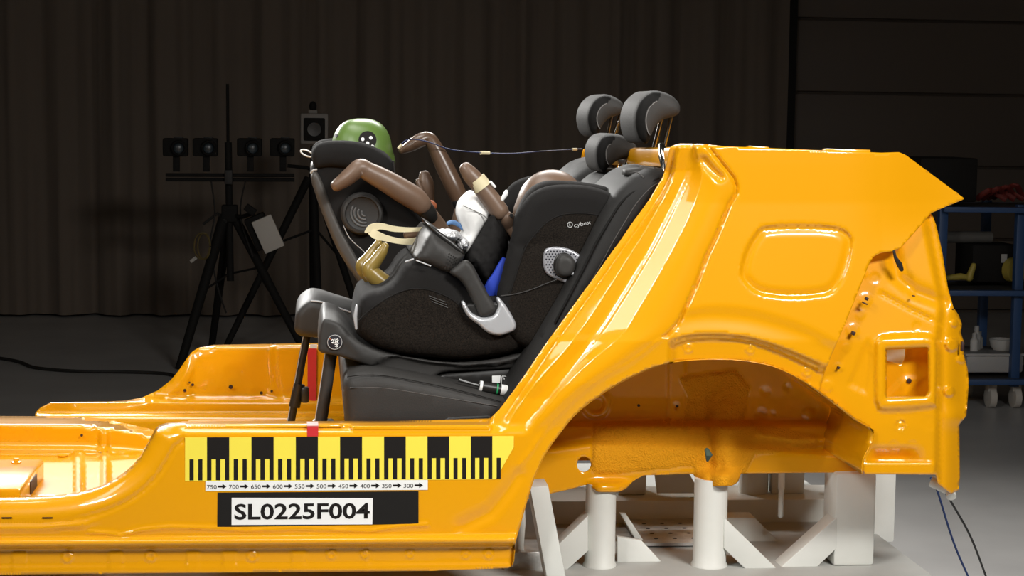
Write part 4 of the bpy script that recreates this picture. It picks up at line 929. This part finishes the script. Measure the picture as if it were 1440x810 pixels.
# torso and arms (one body), legs
limb('torso', [(505, 262, HY), (520, 280, HY), (550, 320, HY), (585, 355, HY), (620, 372, HY)], [18, 36, 40, 38, 30], FABRIC2, d1, flat=1.0)
limb('upper_arm', [(540, 285, HY+.10), (575, 290, HY+.11), (600, 285, HY+.10)], [14, 13, 12], SKIN, d1)
limb('forearm_hand', [(601, 286, HY+.06), (600, 268, HY+.05), (598, 255, HY+.05), (597, 247, HY+.05)], [9, 11, 11, 8], SKIN, d1, flat=.7)
limb('thumb', [(592, 268, HY+.03), (588, 258, HY+.03), (588, 254, HY+.03)], [4, 4, 3], SKIN, d1)
# near leg: foot, shin
limb('lower_leg', [(473, 261, .84), (486, 252, .84), (498, 242, .84), (507, 236, .84), (517, 241, .845), (540, 253, .85), (565, 268, .86), (583, 279, .87), (593, 288, .875)], [8.5, 11, 12, 13, 13.5, 15.5, 16.8, 16.5, 14.5], SKIN, d1, flat=[1.3, 1.3, 1.2, 1.0, 1, 1, 1, 1, 1])
limb('knee_joint', [(594, 290, .88), (602, 299, .89), (606, 305, .90)], [13, 12, 10], RUBBER, d1)
limb('knee_ball', [(606, 288, .95), (609, 290, .95)], [7, 6], mat('orange_rubber', (.35, .10, .04), .5), d1)
limb('thigh', [(604, 302, .91), (615, 325, .95), (630, 352, 1.0), (635, 366, 1.04)], [12, 17, 20, 20], SKIN, d1)
# far leg
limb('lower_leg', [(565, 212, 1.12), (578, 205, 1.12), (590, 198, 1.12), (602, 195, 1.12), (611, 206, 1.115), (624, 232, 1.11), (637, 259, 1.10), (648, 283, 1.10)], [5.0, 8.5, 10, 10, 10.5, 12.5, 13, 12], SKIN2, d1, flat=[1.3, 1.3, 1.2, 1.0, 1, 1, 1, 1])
limb('knee_joint', [(647, 281, 1.10), (653, 292, 1.10)], [13, 13], RUBBER, d1)
limb('thigh', [(652, 294, 1.10), (648, 325, 1.11), (635, 362, 1.12)], [13, 17, 20], SKIN, d1)
# forward-facing dummy in the near seat
NDY = .44
d2 = thing('crash_test_dummy', 'child crash dummy in the near seat with taped brown forearm and olive feet', 'dummy')
hc2 = P(776, 292, NDY); s2 = PXM(NDY)
def face2(n):
    m_ = Vector((-n.x, n.y, n.z)); return face(m_)
ellipsoid('head', hc2, (50*s2, 44*s2, 54*s2), SKIN, d2, face2)
limb('torso', [(752, 335, NDY), (748, 350, NDY), (738, 380, NDY), (722, 420, NDY), (700, 440, NDY)], [16, 36, 46, 46, 40], FABRIC2, d2)
limb('forearm_hand', [(655, 237, .34), (662, 246, .34), (674, 260, .34), (690, 280, .34), (703, 298, .34)], [9.5, 12, 12.5, 13.2, 13.2], SKIN, d2)
c0, c1 = P(669.5, 252, .34), P(679, 264.5, .34); tube('cream_tape_ring', [c0, c1], [13.3*PXM(.34), 13.7*PXM(.34)], CREAM, d2, 24)
limb('elbow', [(706, 299, .34), (713, 307, .34), (719, 316, .35), (725, 328, .36)], [6, 10.5, 11, 12], SKIN, d2)
disc_stack('elbow_screw', P(719, 303, .34-.019), (0, -1, 0), [(0, .005), (.004, .005)], RUBBER, d2, 12)
limb('upper_arm', [(722, 318, .35), (732, 340, .36), (745, 355, .37)], [12, 15, 17], SKIN, d2)
limb('tape_clip', [(706, 281, .33), (711, 273, .33), (712, 269, .33)], [2.5, 3.5, 2.5], PLAINWHITE, d2)
limb('tape_clip', [(690, 256, .33), (696, 263, .33)], [2, 2], PLAINWHITE, d2)
# other arm reaching forward, hand with straps
limb('forearm_hand', [(573, 330, .50), (580, 329, .50), (595, 329, .50), (615, 330, .50), (650, 345, .50)], [6.5, 7.5, 8, 8.5, 11], SKIN, d2)
def ribbon(name, pts, w, mat_, parent):
    """flat band: (u, v, Y) centre line, half-widths in pixels"""
    c = smooth(np.array([list(P(*q))+[a*PXM(q[2])] for q, a in zip(pts, w)]), False, 5); V = []
    tgv = np.gradient(c[:, :3], axis=0); F = []
    for q, t in zip(c, tgv):
        nrm_ = np.array([-t[2], 0, t[0]]); nrm_ /= np.linalg.norm(nrm_)+1e-9
        for sy in (-1, 1):
            for sz in (-1, 1): V.append(q[:3]+nrm_*q[3]*sz+np.array([0, sy*.0012, 0]))
    n = len(c)
    for i in range(n-1):
        a, b = 4*i, 4*i+4
        for x, y in ((0, 1), (1, 3), (3, 2), (2, 0)): F.append((a+x, a+y, b+y, b+x))
    F.append((0, 2, 3, 1)); F.append((4*n-4, 4*n-3, 4*n-1, 4*n-2))
    return mesh(name, V, F, mat_, parent, auto=50)
ribbon('wrist_strap', [(513, 327, .47), (522, 321, .47), (535, 318, .47), (555, 322, .475), (580, 323, .48), (604, 321, .48)], [1, 5.5, 4.5, 4, 3, 2.5], CREAM, d2)
ribbon('wrist_strap', [(517, 323, .475), (528, 330, .465), (543, 335, .465), (565, 339.5, .465), (588, 339, .468), (600, 338, .47)], [3, 6, 4.5, 4, 5.5, 7], CREAM, d2)
# olive feet standing up over the front of the seat
for k, (du, dv, y) in enumerate([(0, 0, .42), (-9.0, -4.5, .52)]):
    limb('olive_foot', [(541.5+du, 346+dv, y), (536+du, 356+dv, y), (526+du, 370+dv, y), (520+du, 379+dv, y), (527+du, 388+dv, y), (541+du, 400+dv, y), (560+du, 418+dv, y)], [5.5, 8, 9.5, 11.5, 12.5, 13.5, 14], OLIVE, d2, flat=[1, 1, 1, 1, 1, 1, 1])
limb('hips_legs', [(545, 405, .47), (590, 425, .46), (640, 430, .45), (700, 440, .44)], [22, 30, 36, 42], FABRIC2, d2)
# airbag, crumpled foil, dark cloth, blue strap
ab = thing('airbag', 'white inflated airbag cushion bulging between the shield and the taped arm', 'airbag')
abo = smooth([(648, 305), (650, 290), (658, 279), (670, 271), (684, 283), (698, 299), (690, 314), (678, 334), (668, 352), (656, 367), (652, 350), (650, 338), (656, 330), (652, 318)], True, 3)
pillow('cushion', W2(abo, .33), .44, .11, .05, CLOTH, ab, grid=.01, px=False)
tube('seam', spath([P(651, 289, .335), P(664, 295, .33), P(680, 303, .33), P(688, 311, .335)], 4), .0010, STITCH, ab, 6)
FOIL = mat('crumpled_foil', (.62, .62, .63), .3, .6, bump=(35, 1.0, .03))
def crump(n): return 1+.12*math.sin(9*n.x+4*n.z)*math.cos(7*n.y+5*n.x)
fo = thing('crumpled_foil_wrap', 'crumpled silver-white foil wrap above the shield pad', 'foil')
ellipsoid('wrap', P(628, 331, .36), (21*PXM(.36), .06, 9*PXM(.36)), FOIL, fo, crump)
ellipsoid('wrap', P(650, 343, .35), (9*PXM(.36), .05, 9*PXM(.36)), FOIL, fo, crump)
bt = tag(limb('blue_hose', [(630, 314, .42), (637, 312.5, .42), (646, 317, .42), (650, 321, .42)], [2.6, 3.2, 3.2, 2.6], mat('light_blue_rubber', (.12, .25, .5), .5), None), 'short light-blue hose beside the white airbag', 'hose')
lb_ = smooth([(694, 304), (703, 315), (716, 332), (717, 360), (706, 385), (692, 405), (682, 402), (668, 385), (656, 368), (664, 352), (676, 334)], True, 3)
tag(pillow('shorts_fabric', W2(lb_, .28), .42, .14, .045, FABRIC2, None, grid=.012, px=False, warp=lambda V: np.stack([.003*np.sin(V[:, 0]*260+V[:, 1]*190)]*2, 1)), 'black cloth side cover between the white airbag and the seat wing', 'cloth')
tag(prism('blue_strap', smooth([(682, 404), (694, 385), (708, 362), (712, 372), (704, 402), (698, 422), (690, 421)], True, 2), .24, .262, BLUE, None, bevel=.003), 'bright blue webbing strap beside the shield arm of the near seat', 'strap')
# sensor cable strung from the dummies to the far pillar
cw = spath([P(562, 207, 1.08), P(567, 200, 1.08), P(576, 196, 1.08), P(592, 197, 1.06), P(610, 202, 1.06), P(625, 208, 1.08), P(645, 212, 1.1), P(682, 215, 1.15), P(720, 216, 1.2), P(760, 213, 1.3), P(795, 211, 1.38), P(818, 209.5, 1.43)], 5)
wire = thing('sensor_cable', 'thin dark-blue sensor cable strung from the raised foot to the far pillar', 'cable')
tube('wire', cw, .0018, mat('navy_cable', (.02, .03, .10), .5), wire, 6)
tube('cable_tag', [P(676, 215, 1.14), P(688, 215.3, 1.155)], .0055, CREAM, wire, 10)
tube('cable_tag', [P(805, 210, 1.40), P(811, 210, 1.41)], .004, CREAM, wire, 10)
tube('cable_end', [P(560, 209, 1.08), P(565, 203, 1.08)], .004, CREAM, wire, 10)

# ------------------------------------------------------------------ hall: floor, curtain, rear wall
FLOOR = mat('polished_grey_concrete', (.54, .53, .515), .36, bump=(3, .05, .02), vary=(2.2, (.44, .43, .42), .25))
CURT = mat('dark_brown_curtain', (.19, .15, .117), .9, bump=(300, .2, .002), sheen=.1)
WALLM = mat('dark_wall_paint', (.16, .13, .105), .7)
CY = float(YZ([(300, 446)], 0.0)[0])
fl = struct(mesh('floor', [(-9, -7, 0), (11, -7, 0), (11, CY+2, 0), (-9, CY+2, 0)], [(0, 1, 2, 3)], FLOOR, None, smooth=False))
WYB = CY+0.55
struct(box('wall_back', (1, WYB+.1, 3), (20, .2, 6), WALLM))
# pleated curtain
n = 900; xs_ = np.linspace(-8.5, float(P(1104, 300, CY).x), n); ph = np.cumsum(np.random.uniform(.5, 1.5, n))*0.11; am = np.interp(xs_, np.linspace(-9, 8, 60), np.random.uniform(.03, .10, 60))
V = []; Fc = []; zs = [0.02, .8, 2.0, 3.5, 5.6]
for z in zs:
    for i in range(n): V.append((xs_[i], CY+am[i]*math.sin(ph[i]*2)*(1.0-.05*z)+.02*math.sin(ph[i]*5+z), z))
for k in range(len(zs)-1):
    for i in range(n-1): Fc.append((k*n+i, k*n+i+1, (k+1)*n+i+1, (k+1)*n+i))
cu = mesh('curtain', V, Fc, CURT); tag(cu, 'dark brown pleated curtain hanging across the back of the hall', 'curtain')
tag(tube('curtain_rail', [(-8.6, CY, 5.62), (xs_[-1]+.05, CY, 5.62)], .03, RUBBER, None, 8), 'rail carrying the dark curtain high above the hall floor', 'rail')
# sectional door right of the curtain
dr = struct(bpy.data.objects.new('door_1', None)); COL.objects.link(dr)
dx0 = float(P(1108, 300, WYB).x); DOORM = mat('dark_door_panel', (.17, .136, .11), .6)
for k in range(8): box('door_panel', (dx0+2.6, WYB-.03, .33+k*.62), (5.2, .05, .60), DOORM, dr, bevel=.012)
struct(box('trim_1', (dx0-.02, WYB-.03, 2.6), (.07, .10, 5.2), RUBBER))

# ------------------------------------------------------------------ camera tripods and lamps in the background
BLK = mat('matt_black_metal', (.012, .011, .010), .75, spec=.2)
GRY = mat('grey_lamp_face', (.55, .51, .46), .6)
TY = float(YZ([(322, 512)], 0.0)[0]); sT = PXM(TY)
def bar(name, pts, r, m_, parent, seg=10, Y=None): return tube(name, [P(u, v, (TY if Y is None else Y)+dy) for u, v, dy in pts], r*sT, m_, parent, seg)
rig = thing('light_rig_stand', 'black tripod stand with a horizontal bar carrying four cameras, in front of the curtain', 'tripod')
bar('pole', [(320, 118, 0), (321, 250, 0)], 2.2, BLK, rig); bar('pole_lower', [(321, 200, 0), (324, 395, 0)], 5, BLK, rig, 14)
for v in (246, 252.5): bar('cross_bar', [(233, v, 0), (414, v+.5, 0)], 2.6, BLK, rig)
box('bar_clamp', P(321.5, 249, TY-.02), (11*sT, .08, 20*sT), PLASTIC, rig, bevel=.006)
box('leg_hub', P(323, 300, TY), (22*sT, .09, 24*sT), BLK, rig, bevel=.01)
def tleg(name, u0, v0, u1, v1, dy, r, parent, Y, floor=True):
    a = P(u0, v0, Y); b = P(u1, v1, Y+dy)
    if floor: t = (a.z-.0)/(a.z-b.z); b = a+(b-a)*t
    return tube(name, [a, b], [r*1.35*PXM(Y), r*PXM(Y)], BLK, parent, 10)
tleg('tripod_leg', 316, 303, 252, 519, -.25, 6, rig, TY); tleg('tripod_leg', 331, 308, 414, 467, -.30, 5, rig, TY); tleg('tripod_leg', 322, 305, 300, 470, .45, 5, rig, TY)
for u1, v1, dy in ((284, 410, -.12), (365, 376, -.13), (312, 390, .2)): bar('spreader', [(323, 385, 0), (u1, v1, dy)], 1.6, BLK, rig)
for (u0, v0, u1, v1) in ((286, 315, 306, 300), (306, 300, 318, 312)): bar('crank_handle', [(u0, v0, 0), (u1, v1, -.05)], 2.0, PLASTIC, rig)
labs = ['black studio camera at the left end of the tripod bar', 'black studio camera just left of the tripod pole', 'black studio camera just right of the tripod pole', 'black studio camera at the right end of the tripod bar']
LENS = mat('dark_blue_lens', (.01, .02, .028), .3)
for i, u in enumerate((250, 292, 354, 400)):
    c_ = thing('bar_camera', labs[i], 'camera', 'cameras on the tripod bar')
    box('housing', P(u-3, 207, TY), (34*sT, .12, 25*sT), BLK, c_, bevel=.012); disc_stack('lens', P(u+1, 208, TY-.06), (0.1, -1, 0), [(0, 11*sT), (.05, 10*sT), (.055, 8*sT), (.045, 7*sT)], BLK, c_, 20)
    disc_stack('lens_glass', P(u+1, 209, TY-.107), (0.1, -1, 0), [(0, 7.4*sT), (.004, 6*sT)], LENS, c_, 16); box('top_plate', P(u+1, 194, TY), (12*sT, .06, 3*sT), PLASTIC, c_, bevel=.003)
    box('mount', P(u-2, 229, TY), (9*sT, .05, 24*sT), BLK, c_, bevel=.004)
lp = thing('flat_panel_lamp', 'tilted lamp with pale grey rectangular face clamped low on the tripod', 'lamp')
R_ = Matrix.Rotation(math.radians(24), 3, 'Y') @ Matrix.Rotation(math.radians(-18), 3, 'Z')
pc = P(377, 329, TY-.25); box('lamp_face', pc, (29*sT, .05, 47*sT), GRY, lp, rot=R_.transposed() if False else Matrix.Rotation(math.radians(-24), 3, 'Y'), bevel=.006)
box('lamp_back', pc+Vector((-.05, .08, .01)), (29*sT, .12, 47*sT), BLK, lp, rot=Matrix.Rotation(math.radians(-24), 3, 'Y'), bevel=.01)
bar('lamp_arm', [(356, 300, -.2), (340, 305, -.1), (328, 303, 0)], 3, BLK, lp); box('lamp_yoke', P(352, 295, TY-.2), (16*sT, .06, 10*sT), BLK, lp, rot=Matrix.Rotation(math.radians(35), 3, 'Y'), bevel=.006)
T2 = TY+.7
st2 = thing('speaker_tripod', 'second black tripod behind the far child seat, under the square box lamp', 'tripod')
tube('pole', [P(440, 205, T2), P(441, 300, T2)], 4*sT, BLK, st2, 10); tube('pole_lower', [P(440, 240, T2), P(447, 420, T2)], 6*sT, BLK, st2, 12)
tleg('tripod_leg', 434, 250, 321, 481, -.2, 4.5, st2, T2); tleg('tripod_leg', 446, 262, 505, 445, -.2, 4.5, st2, T2); tleg('tripod_leg', 440, 255, 440, 415, .6, 4.5, st2, T2)
tube('spreader', [P(444, 322, T2), P(395, 340, T2-.1)], 1.8*sT, BLK, st2, 8); tube('spreader', [P(444, 322, T2), P(486, 372, T2-.1)], 1.8*sT, BLK, st2, 8)
tube('tilt_handle', [P(404, 233, T2), P(432, 236, T2), P(440, 240, T2)], 2.6*sT, BLK, st2, 8)
bx = thing('square_box_lamp', 'square box lamp with pale frame and dark round front above the far tripod', 'lamp')
CASE = mat('grey_brown_case', (.27, .245, .22), .6)
box('case', P(442, 181, T2), (38*sT*1.07, .20, 42*sT*1.07), CASE, bx, bevel=.012)
box('front_recess', P(442, 182, T2-.105), (29*sT*1.07, .02, 31*sT*1.07), BLK, bx, bevel=.009); disc_stack('front_cone', P(442, 182, T2-.115), (0, -1, 0), [(0, 11*sT), (.006, 10*sT), (.003, 3*sT)], PLASTIC2, bx, 20)
box('top_foot', P(440, 158, T2), (13*sT, .07, 7*sT), CASE, bx, bevel=.004); ellipsoid('top_knob', P(440, 149.5, T2), (5.5*sT, .03, 7.5*sT), BLK, bx)
# loose cables
cbl = mat('hall_cable', (.02, .018, .016), .6)
def cable(pts, r, label, m_=cbl, Y=None): return tag(tube('floor_cable' if Y is None else 'hanging_cable', spath(pts, 6), r, m_, None, 6), label, 'cable')
def FP(u, v, z=.012): return P(u, v, float(YZ([(u, v)], z)[0]))
cable([FP(-60, 495), FP(20, 507), FP(50, 517), FP(110, 522), FP(180, 523), FP(236, 526), FP(260, 536)], .011, 'dark cable lying across the floor left of the tripod')
cable([P(297, 255, TY), P(302, 300, TY-.05), P(296, 345, TY-.08), P(305, 400, TY-.05), P(318, 440, TY)], .006, 'slack black cable hanging from the tripod bar down its left side', Y=1)
cable([P(345, 255, TY), P(338, 300, TY-.08), P(352, 350, TY-.12), P(372, 400, TY-.1), P(405, 440, TY)], .006, 'slack black cable hanging from the tripod bar down its right side', Y=1)
YC = mat('dull_yellow_cable', (.14, .10, .03), .6)
for k in range(2): cable([tuple(P(284+3*k, 346, TY-.1)+Vector((.05*math.cos(t)*(1-.2*k), .01*math.sin(3*t), .085*math.sin(t)))) for t in np.linspace(0, 6.2, 16)], .005, ['dull yellow cable coil hung on the left tripod leg, outer loop', 'dull yellow cable coil hung on the left tripod leg, inner loop'][k], YC, 1)
cable([P(268, 368, TY-.1), P(276, 362, TY-.1)], .012, 'small metal cable end hanging below the yellow coil', GRY, 1)

# ------------------------------------------------------------------ trolley rack at the right edge
SY = float(YZ([(1400, 577)], 0.0)[0]); sS = PXM(SY)
rack = thing('trolley_rack', 'blue wheeled trolley rack with shelves at the right edge', 'trolley')
BL = mat('blue_rack_paint', (.030, .075, .19), .45); BLW = mat('dark_board', (.05, .045, .04), .6)
rx0 = float(P(1322, 410, SY).x); rx1 = rx0+1.25
for v in (295, 412, 537):
    z = P(1390, v, SY).z; box('shelf_beam', ((rx0+rx1)/2, SY, z), (rx1-rx0, .05, 8*sS), BL, rack, bevel=.004); box('shelf_beam', ((rx0+rx1)/2, SY+.6, z), (rx1-rx0, .05, 8*sS), BL, rack, bevel=.004)
    box('shelf_board', ((rx0+rx1)/2, SY+.3, z+2*sS), (rx1-rx0-.04, .55, .015), BLW, rack)
zt_ = P(1390, 288, SY).z; zb_ = .13
for x in (rx0+.02, float(P(1436, 410, SY).x), ):
    for y in (SY+.06, SY+.6): box('upright', (x, y, (zt_+zb_)/2), (.05, .05, zt_-zb_), BL, rack, bevel=.004)
for u in (1402, 1437):
    for dy in (.1, .5):
        c = P(u, 560, SY); w_ = disc_stack('caster_wheel', (c.x, SY+dy, .062), (1, 0, 0), [(-.02, .05), (-.018, .062), (.018, .062), (.02, .05)], GRY, rack, 20); box('caster_fork', (c.x, SY+dy, .125), (.05, .06, .06), GRY, rack, bevel=.006)
def on(v, Y): return P(1390, v, Y).z
zs1, zs2, zs3 = on(533, SY)+.035, on(408, SY)+.035, on(291, SY)+.035
def shelf_at(u, dy): return float(P(u, 450, SY+dy).x)
GB = mat('pale_grey_bin', (.42, .41, .40), .5); PW = mat('pale_plastic', (.55, .54, .52), .45)
x0, x1 = float(P(1357, 520, SY+.1).x), float(P(1437, 520, SY+.1).x); hb = 29*PXM(SY+.1)
tray = thing('storage_bin', 'pale grey plastic storage bin on the lower shelf of the trolley', 'bin')
box('bin_body', ((x0+x1)/2, SY+.25, zs1-.012+hb/2), (x1-x0, .34, hb), GB, tray, bevel=.015); box('bin_rim', ((x0+x1)/2, SY+.25, zs1-.012+hb-.008), (x1-x0+.02, .36, .016), GB, tray, bevel=.005)
zt2 = zs1-.012+hb
c = P(1409, 495, SY+.25); disc_stack('bowl', (c.x, SY+.25, zt2), (0, 0, 1), [(0, 13*sS), (.02, 17*sS), (16*sS, 19.5*sS), (16.5*sS, 18*sS), (6*sS, 14*sS)], PW, None, 28); tag(bpy.data.objects['bowl'], 'white plastic bowl on the grey bin of the trolley', 'bowl')
for i, (u, h, r) in enumerate([(1368, 27, 6), (1376, 36, 6.5), (1385, 26, 6)]):
    c = P(u, 490, SY+.22); t = thing('bottle', ['left white bottle on the grey bin of the trolley', 'tallest white bottle on the grey bin of the trolley', 'white bottle beside the bowl on the trolley bin'][i], 'bottle', 'bottles on the trolley bin')
    disc_stack('bottle_body', (c.x, SY+.20+.06*i, zt2), (0, 0, 1), [(0, r*sS), (h*.6*sS, r*sS), (h*.75*sS, r*.5*sS)], PW, t, 16); disc_stack('cap', (c.x, SY+.20+.06*i, zt2+h*.75*sS), (0, 0, 1), [(0, r*.6*sS), (h*.25*sS, r*.55*sS)], GB, t, 12)
RL = mat('yellow_tape_roll', (.42, .33, .06), .5)
c = P(1431, 380, SY+.15); t = disc_stack('tape_roll', (c.x, SY+.2, zs2-.01+19*sS), (.35, -1, 0), [(-.025, 10*sS), (-.025, 18.5*sS), (.025, 18.5*sS), (.025, 10*sS)], RL, None, 28); tag(t, 'yellow tape roll standing on the middle trolley shelf', 'tape roll')
c = P(1355, 395, SY+.1); t = thing('yellow_tool', 'yellow hand tool lying on the middle trolley shelf', 'tool')
tube('handle', [(c.x-.09, SY+.15, zs2+.02), (c.x+.0, SY+.15, zs2+.03), (c.x+.06, SY+.15, zs2+.02)], [.016, .02, .016], RL, t, 10, round_cap=True); tube('head', [(c.x+.05, SY+.15, zs2+.02), (c.x+.075, SY+.15, zs2+.095)], [.022, .016], RL, t, 10, round_cap=True)
c = P(1385, 375, SY+.4); box('dark_crate', (c.x, SY+.38, zs2-.012+.11), (.28, .3, .22), BLK, None, bevel=.01); tag(bpy.data.objects['dark_crate'], 'dark crate at the back of the middle trolley shelf', 'crate')
box('crate_label', (c.x+.05, SY+.228, zs2+.13), (.035, .003, .05), GB, bpy.data.objects['dark_crate'])
tz = zs2+.30; t = tag(tube('plastic_tube', [(rx0+.06, SY+.35, zs2+.245), (rx0+.42, SY+.35, zs2+.245)], .035, mat('grey_tube', (.13, .125, .115), .35), None, 14), 'grey plastic tube lying on top of the dark crate on the trolley', 'tube')
c = P(1312, 256, SY+.3); box('equipment_case', (float(P(1318, 256, SY+.3).x), SY+.3, zs3-.012+.125), (.34, .4, .25), BLK, None, bevel=.012); tag(bpy.data.objects['equipment_case'], 'black equipment case on top of the trolley behind the yellow body tip', 'case')
t = thing('red_straps', 'bundle of red lashing straps on the top trolley shelf', 'strap'); RS = mat('dark_red_strap', (.16, .018, .012), .7)
for k in range(4): 
    cc = P(1392+12*k, 282, SY+.2); tube('strap_loop', spath([(cc.x-.08, SY+.2+.05*k, zs3), (cc.x-.03, SY+.15, zs3+.05+.012*k), (cc.x+.04, SY+.22, zs3+.035), (cc.x+.10, SY+.2, zs3)], 5), .018, RS, t, 8, flat=.5)
